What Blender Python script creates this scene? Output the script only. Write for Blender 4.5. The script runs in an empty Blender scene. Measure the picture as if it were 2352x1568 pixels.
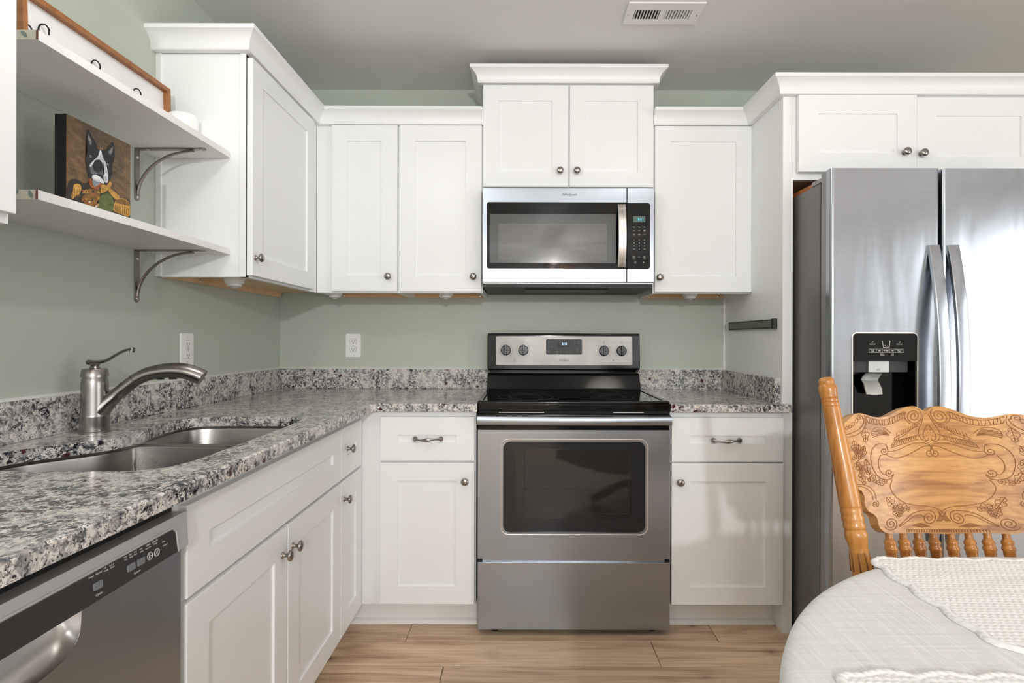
import bpy, bmesh, math, random
from mathutils import Vector, Matrix
random.seed(7)
PI = math.pi
SC = bpy.context.scene
COL = SC.collection

# ------------------------------------------------------------------ camera
F, CX, CY, CAMX, CAMD, CAMZ, ROLL = 1224.0, 1204.0, 778.0, 1.2513, 2.73, 1.166, 0.0025
cam_data = bpy.data.cameras.new('camera')
cam_data.sensor_width = 36.0
cam_data.lens = F / 2352 * 36
cam_data.shift_x = (1176 - CX) / 2352
cam_data.shift_y = (CY - 784) / 2352
cam_data.clip_start = 0.02
cam = bpy.data.objects.new('camera', cam_data)
COL.objects.link(cam)
cr, sr = math.cos(ROLL), math.sin(ROLL)
cam.matrix_world = Matrix(((cr, -sr, 0, CAMX), (0, 0, -1, -CAMD), (sr, cr, 0, CAMZ), (0, 0, 0, 1)))
SC.camera = cam

# ------------------------------------------------------------------ world, lights, exposure
world = bpy.data.worlds.new('sky')
SC.world = world
world.use_nodes = True
bg = world.node_tree.nodes['Background']
bg.inputs[0].default_value = (0.85, 0.92, 1.0, 1)
bg.inputs[1].default_value = 1.0
SC.view_settings.view_transform = 'Standard'
SC.view_settings.look = 'None'
SC.view_settings.gamma = 1
SC.view_settings.use_curve_mapping = False
SC.view_settings.exposure = 0.13
SC.cycles.max_bounces = 10
SC.cycles.diffuse_bounces = 5
SC.cycles.glossy_bounces = 5
SC.cycles.sample_clamp_indirect = 6
SC.cycles.caustics_reflective = False
SC.cycles.caustics_refractive = False

def area_light(name, loc, rot, sx, sy, power, col=(1, 1, 1)):
    l = bpy.data.lights.new(name, 'AREA')
    l.shape = 'RECTANGLE'; l.size = sx; l.size_y = sy; l.energy = power; l.color = col
    o = bpy.data.objects.new(name, l); COL.objects.link(o)
    o.location = loc; o.rotation_euler = rot
    return o
RX, FY, CEIL = 5.2, -6.6, 2.44          # right wall, front wall (behind the camera), ceiling
# daylight entering by the glass door in the right wall, the windows behind the camera
area_light('daylight_patio_door', (RX - 0.06, -3.10, 1.08), (0, PI / 2, 0), 1.95, 1.5, 32, (0.95, 0.98, 1.0))
area_light('daylight_front_window', (1.75, FY + 0.06, 1.35), (PI / 2, 0, 0), 1.7, 1.5, 20, (0.93, 0.97, 1.0))
area_light('daylight_wide_window', (3.7, FY + 0.06, 1.35), (PI / 2, 0, 0), 1.4, 1.5, 16, (0.93, 0.97, 1.0))
# ceiling lamp of the kitchen (its shade is built below)
def bulb(name, loc, power, col, r=0.09):
    l = bpy.data.lights.new(name, 'POINT'); l.energy = power; l.color = col; l.shadow_soft_size = r
    o = bpy.data.objects.new(name, l); COL.objects.link(o); o.location = loc
    return o
LAMP, LAMP2 = (1.95, -1.6), (0.66, -1.72)
bulb('lamp_bulb', (LAMP[0], LAMP[1], 2.25), 3.5, (0.95, 0.98, 1.0))
bulb('sink_lamp_bulb', (LAMP2[0], LAMP2[1], 2.20), 7, (0.95, 0.98, 1.0))
FAN = (1.62, -5.3)
bulb('fan_bulb', (FAN[0], FAN[1], 1.93), 150, (0.965, 0.985, 1.0), 0.06)

# ------------------------------------------------------------------ picture -> place helpers (all depths are real plane depths)
def at(u, v, Y):
    d = Y + CAMD; a, b = u - CX, v - CY
    return (CAMX + (a + ROLL * b) * d / F, CAMZ - (b - ROLL * a) * d / F)
def aty(u, v, X):
    a, b = u - CX, v - CY
    d = (X - CAMX) * F / (a + ROLL * b)
    return (d - CAMD, CAMZ - (b - ROLL * a) * d / F)
def S(r, g, b, a=1.0):
    f = lambda c: (c / 255 / 12.92) if c / 255 <= 0.04045 else ((c / 255 + 0.055) / 1.055) ** 2.4
    return (f(r), f(g), f(b), a)

# ------------------------------------------------------------------ materials
def newmat(name):
    m = bpy.data.materials.new(name); m.use_nodes = True
    nt = m.node_tree
    return m, nt, nt.nodes['Principled BSDF']
def pmat(name, col, rough=0.5, metal=0.0, spec=0.5, coat=0.0, emit=None, estr=0.0, bump=None):
    m, nt, b = newmat(name)
    b.inputs['Base Color'].default_value = col
    b.inputs['Roughness'].default_value = rough
    b.inputs['Metallic'].default_value = metal
    b.inputs['Specular IOR Level'].default_value = spec
    b.inputs['Coat Weight'].default_value = coat
    b.inputs['Coat Roughness'].default_value = 0.05
    if emit:
        b.inputs['Emission Color'].default_value = emit
        b.inputs['Emission Strength'].default_value = estr
    # a faint procedural unevenness so that no surface is perfectly uniform
    sc, st, dist = bump or (60, 0.05, 0.001)
    tc = nt.nodes.new('ShaderNodeNewGeometry')
    n = nt.nodes.new('ShaderNodeTexNoise'); n.inputs['Scale'].default_value = sc; n.inputs['Detail'].default_value = 3
    nt.links.new(tc.outputs['Position'], n.inputs['Vector'])
    bp = nt.nodes.new('ShaderNodeBump'); bp.inputs['Strength'].default_value = st; bp.inputs['Distance'].default_value = dist
    nt.links.new(n.outputs[0], bp.inputs['Height']); nt.links.new(bp.outputs[0], b.inputs['Normal'])
    return m
def L(nt, a, b): nt.links.new(a, b)
def noise(nt, vec, scale, detail=4, rough=0.5, dist=0.0):
    n = nt.nodes.new('ShaderNodeTexNoise')
    n.inputs['Scale'].default_value = scale; n.inputs['Detail'].default_value = detail
    n.inputs['Roughness'].default_value = rough; n.inputs['Distortion'].default_value = dist
    L(nt, vec, n.inputs['Vector'])
    return n.outputs[0]
def ramp(nt, fac, stops, interp='LINEAR'):
    r = nt.nodes.new('ShaderNodeValToRGB'); r.color_ramp.interpolation = interp
    e = r.color_ramp.elements
    e[0].position, e[0].color = stops[0]; e[1].position, e[1].color = stops[-1]
    for p, c in stops[1:-1]:
        k = e.new(p); k.color = c
    L(nt, fac, r.inputs[0])
    return r.outputs[0]
def mix(nt, fac, a, b, mode='MIX'):
    n = nt.nodes.new('ShaderNodeMix'); n.data_type = 'RGBA'; n.blend_type = mode
    for sock, v in ((n.inputs[0], fac), (n.inputs[6], a), (n.inputs[7], b)):
        if hasattr(v, 'links'): L(nt, v, sock)
        else: sock.default_value = v
    return n.outputs[2]
def mapping(nt, vec, scale=(1, 1, 1), loc=(0, 0, 0), rot=(0, 0, 0)):
    n = nt.nodes.new('ShaderNodeMapping')
    n.inputs['Scale'].default_value = scale; n.inputs['Location'].default_value = loc; n.inputs['Rotation'].default_value = rot
    L(nt, vec, n.inputs[0])
    return n.outputs[0]
def pos(nt): return nt.nodes.new('ShaderNodeNewGeometry').outputs['Position']
def bumpn(nt, b, height, strength, dist):
    n = nt.nodes.new('ShaderNodeBump'); n.inputs['Strength'].default_value = strength; n.inputs['Distance'].default_value = dist
    L(nt, height, n.inputs['Height']); L(nt, n.outputs[0], b.inputs['Normal'])
BLK, WHT = (0, 0, 0, 1), (1, 1, 1, 1)

def granite_mat():
    m, nt, b = newmat('granite')
    p = pos(nt)
    w = mix(nt, 0.012, p, noise_col(nt, p, 45), 'ADD')                    # slightly warped position
    base = ramp(nt, noise(nt, w, 42, 3, 0.6, 0.3), [(0.32, S(168, 162, 160)), (0.44, S(212, 207, 202)), (0.56, S(230, 226, 220)), (0.70, S(216, 202, 188))])
    clus = ramp(nt, noise(nt, p, 17, 3, 0.55, 0.8), [(0.38, BLK), (0.60, WHT)])
    # smoky grey crystals
    g1 = ramp(nt, noise(nt, w, 70, 5, 0.7, 0.5), [(0.475, BLK), (0.555, WHT)])
    c = mix(nt, mix(nt, 1.0, g1, mix(nt, 0.75, WHT, clus), 'MULTIPLY'), base, S(104, 105, 112))
    # black flecks, crowded inside the clusters and sparse outside
    f1 = ramp(nt, noise(nt, mapping(nt, w, loc=(3.1, 1.7, 5.5)), 105, 5, 0.72, 0.45), [(0.518, BLK), (0.548, WHT)])
    c = mix(nt, mix(nt, 1.0, f1, mix(nt, 0.85, WHT, clus), 'MULTIPLY'), c, S(30, 31, 38))
    f2 = ramp(nt, noise(nt, mapping(nt, w, loc=(9, 4, 2)), 230, 2, 0.5, 0.2), [(0.62, BLK), (0.65, WHT)])
    c = mix(nt, f2, c, S(52, 50, 54))
    # maroon garnets
    v = nt.nodes.new('ShaderNodeTexVoronoi'); v.inputs['Scale'].default_value = 30
    L(nt, mix(nt, 0.02, p, noise_col(nt, p, 70), 'ADD'), v.inputs['Vector'])
    gm = ramp(nt, v.outputs['Distance'], [(0.20, WHT), (0.27, BLK)])
    sel = ramp(nt, v.outputs['Color'], [(0.70, BLK), (0.74, WHT)])
    c = mix(nt, mix(nt, 1.0, gm, sel, 'MULTIPLY'), c, S(78, 42, 50))
    L(nt, c, b.inputs['Base Color'])
    b.inputs['Roughness'].default_value = 0.13
    b.inputs['Specular IOR Level'].default_value = 0.5
    bumpn(nt, b, noise(nt, p, 30, 3), 0.03, 0.002)
    return m
def noise_col(nt, vec, scale):
    n = nt.nodes.new('ShaderNodeTexNoise'); n.inputs['Scale'].default_value = scale
    L(nt, vec, n.inputs['Vector'])
    return n.outputs['Color']
def steel_mat(name, col, rough=0.27, aniso=0.75, wave=0.0, streak=True):
    m, nt, b = newmat(name)
    p = pos(nt)
    b.inputs['Metallic'].default_value = 1.0
    b.inputs['Anisotropic'].default_value = aniso
    t = nt.nodes.new('ShaderNodeTangent'); t.direction_type = 'RADIAL'; t.axis = 'Z'
    L(nt, t.outputs[0], b.inputs['Tangent'])
    grain = noise(nt, mapping(nt, p, (4, 4, 420)), 1.0, 2, 0.5)
    smudge = noise(nt, p, 5, 4, 0.6, 0.5)
    lo = tuple(c * 0.97 for c in col[:3]) + (1,); hi = tuple(min(1, c * 1.03) for c in col[:3]) + (1,)
    L(nt, ramp(nt, grain, [(0.3, lo), (0.7, hi)]), b.inputs['Base Color'])
    r = nt.nodes.new('ShaderNodeMapRange'); r.inputs['From Min'].default_value = 0.3; r.inputs['From Max'].default_value = 0.7
    r.inputs['To Min'].default_value = rough * 0.92; r.inputs['To Max'].default_value = rough * 1.1
    L(nt, smudge, r.inputs['Value']); L(nt, r.outputs[0], b.inputs['Roughness'])
    if wave:
        bumpn(nt, b, noise(nt, mapping(nt, p, (9, 9, 1.6)), 1.0, 2, 0.5, 0.3), wave, 0.01)
    return m
def wood_mat(name, light, mid, dark, axis='x', scale=1.0, rough=0.35, coat=0.0, island=False, knots=False, sharp=1.0, asp=1.0):
    m, nt, b = newmat(name)
    g = nt.nodes.new('ShaderNodeNewGeometry')
    p = g.outputs['Position']
    if island:
        cmb = nt.nodes.new('ShaderNodeCombineXYZ')
        mul = nt.nodes.new('ShaderNodeMath'); mul.operation = 'MULTIPLY'; mul.inputs[1].default_value = 37.0
        L(nt, g.outputs['Random Per Island'], mul.inputs[0])
        for k in range(3): L(nt, mul.outputs[0], cmb.inputs[k])
        ad = nt.nodes.new('ShaderNodeVectorMath'); ad.operation = 'ADD'
        L(nt, p, ad.inputs[0]); L(nt, cmb.outputs[0], ad.inputs[1]); p = ad.outputs[0]
    s = {'x': (1.2 / asp, 9, 9), 'z': (9, 9, 1.0 / asp)}[axis]
    s = tuple(k * scale for k in s)
    f = {'x': (3, 160, 160), 'z': (160, 160, 3)}[axis]
    broad = noise(nt, mapping(nt, p, s), 1.3, 5, 0.55, 1.6)
    fine = noise(nt, mapping(nt, p, f), 1.0, 3, 0.6, 0.2)
    c = ramp(nt, broad, [(0.5 - 0.22 / sharp, dark), (0.5, mid), (0.5 + 0.22 / sharp, light)])
    c = mix(nt, 0.35, c, ramp(nt, fine, [(0.3, dark), (0.6, light)]), 'MIX')
    if knots:
        v = nt.nodes.new('ShaderNodeTexVoronoi'); v.inputs['Scale'].default_value = 5.2
        L(nt, mapping(nt, p, (1, 1.5, 1)), v.inputs['Vector'])
        kn = ramp(nt, v.outputs['Distance'], [(0.03, WHT), (0.10, (0.35, 0.35, 0.35, 1)), (0.26, BLK)])
        sel = ramp(nt, v.outputs['Color'], [(0.42, BLK), (0.50, WHT)])
        c = mix(nt, mix(nt, 1.0, kn, sel, 'MULTIPLY'), c, S(96, 72, 54))
        tone = ramp(nt, g.outputs['Random Per Island'], [(0.0, (0.86, 0.84, 0.82, 1)), (1.0, (1.06, 1.04, 1.0, 1))])
        c = mix(nt, 1.0, c, tone, 'MULTIPLY')
    L(nt, c, b.inputs['Base Color'])
    b.inputs['Roughness'].default_value = rough
    b.inputs['Coat Weight'].default_value = coat
    b.inputs['Coat Roughness'].default_value = 0.12
    bumpn(nt, b, fine, 0.12, 0.0015)
    return m
def cloth_mat():
    m, nt, b = newmat('linen_cloth')
    p = pos(nt)
    wx = noise(nt, mapping(nt, p, (300, 10, 10)), 1.0, 2)
    wy = noise(nt, mapping(nt, p, (10, 300, 10)), 1.0, 2)
    w = mix(nt, 0.5, wx, wy)
    slub = ramp(nt, noise(nt, mapping(nt, p, (210, 5, 5)), 1.0, 3), [(0.56, BLK), (0.70, WHT)])
    c = ramp(nt, w, [(0.35, S(211, 210, 208)), (0.65, S(227, 226, 225))])
    c = mix(nt, mix(nt, 1.0, slub, (0.5, 0.5, 0.5, 1), 'MULTIPLY'), c, S(240, 240, 239))
    L(nt, c, b.inputs['Base Color'])
    b.inputs['Roughness'].default_value = 0.9
    b.inputs['Sheen Weight'].default_value = 0.25
    bumpn(nt, b, w, 0.35, 0.001)
    return m
M = {}
M['white'] = pmat('white_cabinet_paint', S(238, 239, 239), 0.32, spec=0.4)
M['white_trim'] = pmat('white_trim_paint', S(234, 232, 230), 0.4)
M['white_plastic'] = pmat('white_plastic', S(240, 240, 238), 0.25)
M['seam'] = pmat('plate_shadow_line', S(150, 148, 144), 0.5)
M['slot'] = pmat('outlet_slot', S(60, 45, 40), 0.6)
M['green'] = pmat('sage_wall_paint', S(187, 194, 180), 0.42, spec=0.35, bump=(220, 0.12, 0.001))
M['ceiling'] = pmat('ceiling_paint', S(226, 225, 224), 0.6, spec=0.3, bump=(7, 0.2, 0.006))
M['beige'] = pmat('pale_wall_paint', S(206, 206, 204), 0.7)
M['maple'] = wood_mat('maple_ply', S(234, 204, 168), S(225, 190, 152), S(210, 172, 132), 'x', 1.5, 0.5)
M['granite'] = granite_mat()
M['steel'] = steel_mat('brushed_steel', S(172, 178, 187), 0.30, 0.7)
M['steel_fridge'] = steel_mat('fridge_steel', S(172, 176, 183), 0.22, 0.5, wave=0.35)
M['steel_light'] = steel_mat('satin_steel', S(205, 200, 196), 0.34, 0.5)
M['fascia'] = steel_mat('satin_fascia', S(176, 172, 168), 0.55, 0.3)
M['steel_sink'] = steel_mat('sink_steel', S(150, 146, 142), 0.28, 0.6)
M['nickel'] = pmat('brushed_nickel', S(160, 154, 148), 0.24, 1.0)
M['faucet'] = steel_mat('faucet_steel', S(150, 145, 140), 0.24, 0.6)
M['bracket'] = pmat('bracket_metal', S(150, 142, 134), 0.38, 1.0)
M['chrome'] = pmat('bright_screw', S(210, 210, 208), 0.2, 1.0)
M['black_gloss'] = pmat('black_glass', S(9, 9, 11), 0.05, spec=0.35)
M['black_enamel'] = pmat('black_enamel', S(9, 9, 9), 0.10, spec=0.3)
M['black_matte'] = pmat('black_plastic', S(24, 24, 25), 0.5)
M['black_knob'] = pmat('charcoal_knob', S(44, 45, 47), 0.32)
M['dark'] = pmat('dark_gap', S(10, 9, 9), 0.8)
M['panel_grey'] = pmat('smoked_panel', S(50, 49, 50), 0.42, spec=0.35)
M['dw_panel'] = pmat('dishwasher_panel', S(52, 51, 53), 0.32)
M['dw_grey'] = pmat('silver_plastic', S(188, 188, 191), 0.38, 0.25)
M['dw_button'] = pmat('grey_button', S(120, 122, 126), 0.35)
M['oven_glass'] = pmat('oven_glass', S(40, 40, 42), 0.12, spec=0.3)
M['oven_inner'] = pmat('oven_inner_glass', S(36, 33, 32), 0.05, spec=0.45)
M['mw_grey'] = pmat('microwave_inner_frame', S(96, 96, 96), 0.12, coat=0.4)
M['mw_bevel'] = pmat('microwave_window_bevel', S(72, 73, 75), 0.15, coat=0.4)
M['ink'] = pmat('dark_print', S(80, 76, 74), 0.5)
M['print_white'] = pmat('white_print', S(225, 225, 225), 0.5)
M['print_grey'] = pmat('grey_print', S(150, 150, 150), 0.5)
M['lcd'] = pmat('lcd_back', S(70, 92, 84), 0.3)
M['lcd_cyan'] = pmat('lit_cyan_digits', S(60, 190, 240), 0.4, emit=S(70, 200, 250), estr=1.6)
M['lcd_blue'] = pmat('lit_blue_digits', S(190, 215, 255), 0.4, emit=S(150, 195, 255), estr=2.2)
M['fridge_side'] = pmat('fridge_side_grey', S(118, 115, 114), 0.35, 0.3, bump=(500, 0.15, 0.0006))
M['fridge_edge'] = pmat('door_edge_grey', S(150, 147, 148), 0.35, 0.4)
M['silver'] = pmat('silver_plastic_bright', S(196, 200, 198), 0.3, 0.3)
M['chair'] = wood_mat('golden_oak', S(214, 162, 98), S(198, 142, 78), S(146, 88, 36), 'x', 2.2, 0.36, 0.15, sharp=1.7, asp=1.6)
M['chair_z'] = wood_mat('golden_oak_turned', S(208, 146, 74), S(190, 124, 54), S(146, 86, 32), 'z', 1.6, 0.3, 0.3, sharp=1.4, asp=1.5)
M['carve'] = pmat('oak_carving_shade', S(146, 94, 46), 0.45)  # darker oak colour stands in for the shade of carved grooves
M['cloth'] = cloth_mat()
M['braid'] = pmat('white_braided_cotton', S(236, 234, 232), 0.9, bump=(900, 0.4, 0.0006))
M['frame_wood'] = wood_mat('rack_frame_wood', S(168, 112, 66), S(150, 96, 54), S(124, 76, 42), 'x', 2, 0.5)
M['floor'] = wood_mat('oak_laminate', S(230, 206, 179), S(209, 182, 152), S(160, 130, 102), 'x', 1.0, 0.38, island=True, knots=True, sharp=1.35)
M['black_iron'] = pmat('black_iron', S(26, 22, 24), 0.4, 0.6)
M['bisque'] = pmat('cream_paper', S(226, 220, 205), 0.6)
M['brown_edge'] = pmat('torn_brown_edge', S(120, 80, 70), 0.8)
M['leaf'] = pmat('printed_leaf_green', S(140, 158, 148), 0.6)
M['canvas_side'] = pmat('black_canvas', S(18, 18, 19), 0.75)
M['orange_wood'] = wood_mat('orange_wood', S(200, 120, 50), S(176, 98, 38), S(130, 68, 26), 'x', 2, 0.4)
M['glass'] = None
M['mag'] = pmat('magnet_bar_face', S(112, 114, 104), 0.4, 0.5)
def glass_mat():
    m, nt, b = newmat('window_glass')
    nt.nodes.remove(b)
    out = nt.nodes['Material Output']
    tr = nt.nodes.new('ShaderNodeBsdfTransparent'); gl = nt.nodes.new('ShaderNodeBsdfGlossy'); gl.inputs['Roughness'].default_value = 0.02
    fr = nt.nodes.new('ShaderNodeFresnel'); fr.inputs[0].default_value = 1.3
    mx = nt.nodes.new('ShaderNodeMixShader')
    L(nt, fr.outputs[0], mx.inputs[0]); L(nt, tr.outputs[0], mx.inputs[1]); L(nt, gl.outputs[0], mx.inputs[2]); L(nt, mx.outputs[0], out.inputs[0])
    return m
M['glass'] = glass_mat()
M['lamp_shade'] = pmat('lit_lamp_shade', S(250, 246, 238), 0.4, emit=S(255, 246, 232), estr=5.0)
M['fan_shade'] = pmat('lit_fan_shade', S(255, 214, 160), 0.4, emit=S(255, 190, 110), estr=6.0)
M['fan_metal'] = pmat('dark_bronze', S(60, 48, 40), 0.4, 0.7)

# ------------------------------------------------------------------ mesh builder
I4 = Matrix.Identity(4)
LEFT = Matrix(((0, -1, 0, 0), (1, 0, 0, 0), (0, 0, 1, 0), (0, 0, 0, 1)))   # local x -> +Y, local y -> -X (front faces +X)
def T(x, y, z): return Matrix.Translation((x, y, z))
def rrect(x0, x1, z0, z1, r, n=6):
    pts = []
    for cx, cz, a0 in ((x1 - r, z1 - r, 0), (x0 + r, z1 - r, 90), (x0 + r, z0 + r, 180), (x1 - r, z0 + r, 270)):
        for k in range(n + 1):
            a = math.radians(a0 + 90 * k / n)
            pts.append((cx + r * math.cos(a), cz + r * math.sin(a)))
    return pts
def smooth_poly(pts, n=6, closed=False):
    out = []; P = [Vector(p) for p in pts]; m = len(P)
    rng = range(m if closed else m - 1)
    for i in rng:
        p1, p2 = P[i], P[(i + 1) % m]
        p0 = P[(i - 1) % m] if (closed or i > 0) else p1 * 2 - p2
        p3 = P[(i + 2) % m] if (closed or i + 2 < m) else p2 * 2 - p1
        for k in range(n):
            t = k / n
            out.append(0.5 * ((2 * p1) + (p2 - p0) * t + (2 * p0 - 5 * p1 + 4 * p2 - p3) * t * t + (3 * p1 - p0 - 3 * p2 + p3) * t ** 3))
    if not closed: out.append(P[-1])
    return out
class MB:
    def __init__(s, mtx=None):
        s.bm = bmesh.new(); s.M = mtx or I4; s.mi = 0
    def v(s, p): return s.bm.verts.new(s.M @ Vector(p))
    def f(s, vs):
        try: fc = s.bm.faces.new(vs)
        except ValueError: return None
        fc.material_index = s.mi
        return fc
    def box(s, x0, x1, y0, y1, z0, z1, bev=0.0, seg=2):
        c = [s.v((x, y, z)) for x in (x0, x1) for y in (y0, y1) for z in (z0, z1)]
        fs = [s.f([c[i] for i in q]) for q in ((0, 1, 3, 2), (4, 6, 7, 5), (0, 4, 5, 1), (2, 3, 7, 6), (0, 2, 6, 4), (1, 5, 7, 3))]
        if bev > 0: s._bev(fs, bev, seg)
        return s
    def _bev(s, fs, off, seg):
        es = list({e for f in fs for e in f.edges})
        r = bmesh.ops.bevel(s.bm, geom=es, offset=off, segments=seg, profile=0.5, affect='EDGES', clamp_overlap=True)
        for f in r['faces']: f.material_index = s.mi
    def prism(s, pts, vec, bev=0.0, seg=2):
        """polygon of 3-D points swept along vec"""
        vec = Vector(vec)
        a = [s.v(p) for p in pts]; b = [s.v(Vector(p) + vec) for p in pts]
        fs = [s.f(a[::-1]), s.f(b)]
        n = len(a)
        for i in range(n): fs.append(s.f([a[i], a[(i + 1) % n], b[(i + 1) % n], b[i]]))
        fs = [f for f in fs if f]
        if bev > 0:
            es = [e for e in {e for f in fs[:2] for e in f.edges}]
            r = bmesh.ops.bevel(s.bm, geom=es, offset=bev, segments=seg, profile=0.5, affect='EDGES', clamp_overlap=True)
            for f in r['faces']: f.material_index = s.mi
        return s
    def plate(s, pts2, y0, y1, bev=0.0):
        """polygon in the x-z plane given thickness from y0 (front) to y1"""
        return s.prism([(p[0], y0, p[1]) for p in pts2], (0, y1 - y0, 0), bev)
    def slab(s, pts2, z0, z1, bev=0.0):
        return s.prism([(p[0], p[1], z0) for p in pts2], (0, 0, z1 - z0), bev)
    def lathe(s, prof, c=(0, 0, 0), axis=(0, 0, 1), n=24, sy=1.0):
        ax = Vector(axis).normalized()
        up = Vector((0, 0, 1)) if abs(ax.z) < 0.9 else Vector((1, 0, 0))
        e1 = ax.cross(up).normalized(); e2 = ax.cross(e1)
        c = Vector(c); rings = []
        for r, h in prof:
            if r < 1e-6: rings.append([s.v(c + ax * h)])
            else: rings.append([s.v(c + ax * h + (e1 * math.cos(2 * PI * k / n) + e2 * sy * math.sin(2 * PI * k / n)) * r) for k in range(n)])
        for a, b in zip(rings, rings[1:]):
            if len(a) == 1 and len(b) == 1: continue
            for k in range(n):
                k2 = (k + 1) % n
                if len(a) == 1: s.f([a[0], b[k2], b[k]])
                elif len(b) == 1: s.f([a[k], a[k2], b[0]])
                else: s.f([a[k], a[k2], b[k2], b[k]])
        if len(rings[0]) > 1: s.f(rings[0][::-1])
        if len(rings[-1]) > 1: s.f(rings[-1])
        return s
    def tube(s, pts, rad, n=8, side=None, flat=1.0, caps=True, closed=False):
        P = [Vector(p) for p in pts]; m = len(P)
        R = rad if isinstance(rad, (list, tuple)) else [rad] * m
        Fl = flat if isinstance(flat, (list, tuple)) else [flat] * m
        rings = []; prev = None
        for i in range(m):
            if closed: t = P[(i + 1) % m] - P[(i - 1) % m]
            else: t = P[min(i + 1, m - 1)] - P[max(i - 1, 0)]
            t = t.normalized() if t.length > 0 else Vector((0, 0, 1))
            if side is not None: e1 = Vector(side); e1 = (e1 - t * e1.dot(t)).normalized()
            elif prev is None:
                h = Vector((0, 0, 1)) if abs(t.z) < 0.9 else Vector((1, 0, 0))
                e1 = t.cross(h).normalized()
            else: e1 = (prev - t * prev.dot(t)).normalized()
            prev = e1; e2 = t.cross(e1)
            rings.append([s.v(P[i] + (e1 * math.cos(2 * PI * k / n) + e2 * Fl[i] * math.sin(2 * PI * k / n)) * R[i]) for k in range(n)])
        pr = list(zip(rings, rings[1:])) + ([(rings[-1], rings[0])] if closed else [])
        for a, b in pr:
            for k in range(n): s.f([a[k], a[(k + 1) % n], b[(k + 1) % n], b[k]])
        if caps and not closed: s.f(rings[0][::-1]); s.f(rings[-1])
        return s
    def sweep(s, prof, path, closed_prof=True):
        """prof: list of (out, up); path: list of ((x,y,z), (ox,oy)) with mitre vectors"""
        rings = [[s.v((p[0] + m[0] * o, p[1] + m[1] * o, p[2] + h)) for o, h in prof] for p, m in path]
        k = len(prof)
        for a, b in zip(rings, rings[1:]):
            for i in range(k if closed_prof else k - 1): s.f([a[i], b[i], b[(i + 1) % k], a[(i + 1) % k]])
        s.f(rings[0][::-1]); s.f(rings[-1])
        return s
    def holed(s, outer, hole, z0, z1, plane='xy', ease=0.0):
        """slab with a hole; outer and hole are 2-D loops, extruded from z0 to z1 (plane xy) or y0..y1 (plane xz)"""
        mk = (lambda p, h: (p[0], p[1], h)) if plane == 'xy' else (lambda p, h: (p[0], h, p[1]))
        L0 = [[s.v(mk(p, z0)) for p in lp] for lp in (outer, hole)]
        L1 = [[s.v(mk(p, z1)) for p in lp] for lp in (outer, hole)]
        for Ls in (L0, L1):
            es = []
            for lp in Ls:
                for i in range(len(lp)):
                    e = s.bm.edges.get((lp[i], lp[(i + 1) % len(lp)])) or s.bm.edges.new((lp[i], lp[(i + 1) % len(lp)]))
                    es.append(e)
            r = bmesh.ops.triangle_fill(s.bm, edges=es, use_beauty=True)
            for g in r['geom']:
                if isinstance(g, bmesh.types.BMFace): g.material_index = s.mi
        for a, b in zip(L0, L1):
            for i in range(len(a)): s.f([a[i], a[(i + 1) % len(a)], b[(i + 1) % len(a)], b[i]])
        return s
    def text(s, items, O, R, U, lift=0.0004):
        """items: (string, x, y, size[, align]) on the plane at O spanned by R and U"""
        R = Vector(R); U = Vector(U); O = Vector(O); N = R.cross(U)
        for it in items:
            tx, x, y, sz = it[:4]; al = it[4] if len(it) > 4 else 'CENTER'
            cu = bpy.data.curves.new('t', 'FONT'); cu.body = tx; cu.size = sz; cu.align_x = al; cu.align_y = 'CENTER'
            cu.resolution_u = 2
            if len(it) > 5: cu.offset = it[5]
            ob = bpy.data.objects.new('t', cu); COL.objects.link(ob)
            dg = bpy.context.evaluated_depsgraph_get(); dg.update()
            me = bpy.data.meshes.new_from_object(ob.evaluated_get(dg))
            vs = [s.v(O + R * (x + q.co.x) + U * (y + q.co.y) + N * lift) for q in me.vertices]
            for pl in me.polygons: s.f([vs[i] for i in pl.vertices])
            bpy.data.objects.remove(ob); bpy.data.curves.remove(cu); bpy.data.meshes.remove(me)
        return s
    def build(s, name, mats, parent=None, origin=None, angle=38):
        bm = s.bm
        bmesh.ops.remove_doubles(bm, verts=bm.verts, dist=1e-6)
        bmesh.ops.recalc_face_normals(bm, faces=bm.faces)
        off = Vector(parent.get('_o', (0, 0, 0))) if parent is not None else Vector(origin or (0, 0, 0))
        for v in bm.verts: v.co -= off
        th = math.radians(angle)
        for f in bm.faces: f.smooth = True
        for e in bm.edges:
            if len(e.link_faces) != 2 or e.calc_face_angle(0) > th: e.smooth = False
        me = bpy.data.meshes.new(name); bm.to_mesh(me); bm.free()
        for m in (mats if isinstance(mats, (list, tuple)) else [mats]): me.materials.append(m if not isinstance(m, str) else M[m])
        o = bpy.data.objects.new(name, me); COL.objects.link(o)
        if angle <= 50:
            wn = o.modifiers.new('weighted_normal', 'WEIGHTED_NORMAL'); wn.keep_sharp = True; wn.weight = 90
        if parent is not None:
            o.parent = parent; o['_o'] = tuple(off)
        else:
            o.location = off; o['_o'] = tuple(off)
        return o
def tag(o, label=None, cat=None, group=None, kind=None):
    if label: o['label'] = label
    if cat: o['category'] = cat
    if group: o['group'] = group
    if kind: o['kind'] = kind
    return o
def thing(name, loc, label, cat, group=None):
    o = bpy.data.objects.new(name, None); COL.objects.link(o); o.location = loc; o['_o'] = tuple(loc)
    o.empty_display_size = 0.05
    return tag(o, label, cat, group)
def struct(name, mb, mats, parent=None):
    o = mb.build(name, mats, parent)
    if parent is None: o['kind'] = 'structure'
    return o
def copy_tree(o, parent=None):
    c = o.copy(); COL.objects.link(c)
    if parent is not None: c.parent = parent
    for ch in list(o.children): copy_tree(ch, c)
    return c

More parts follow.
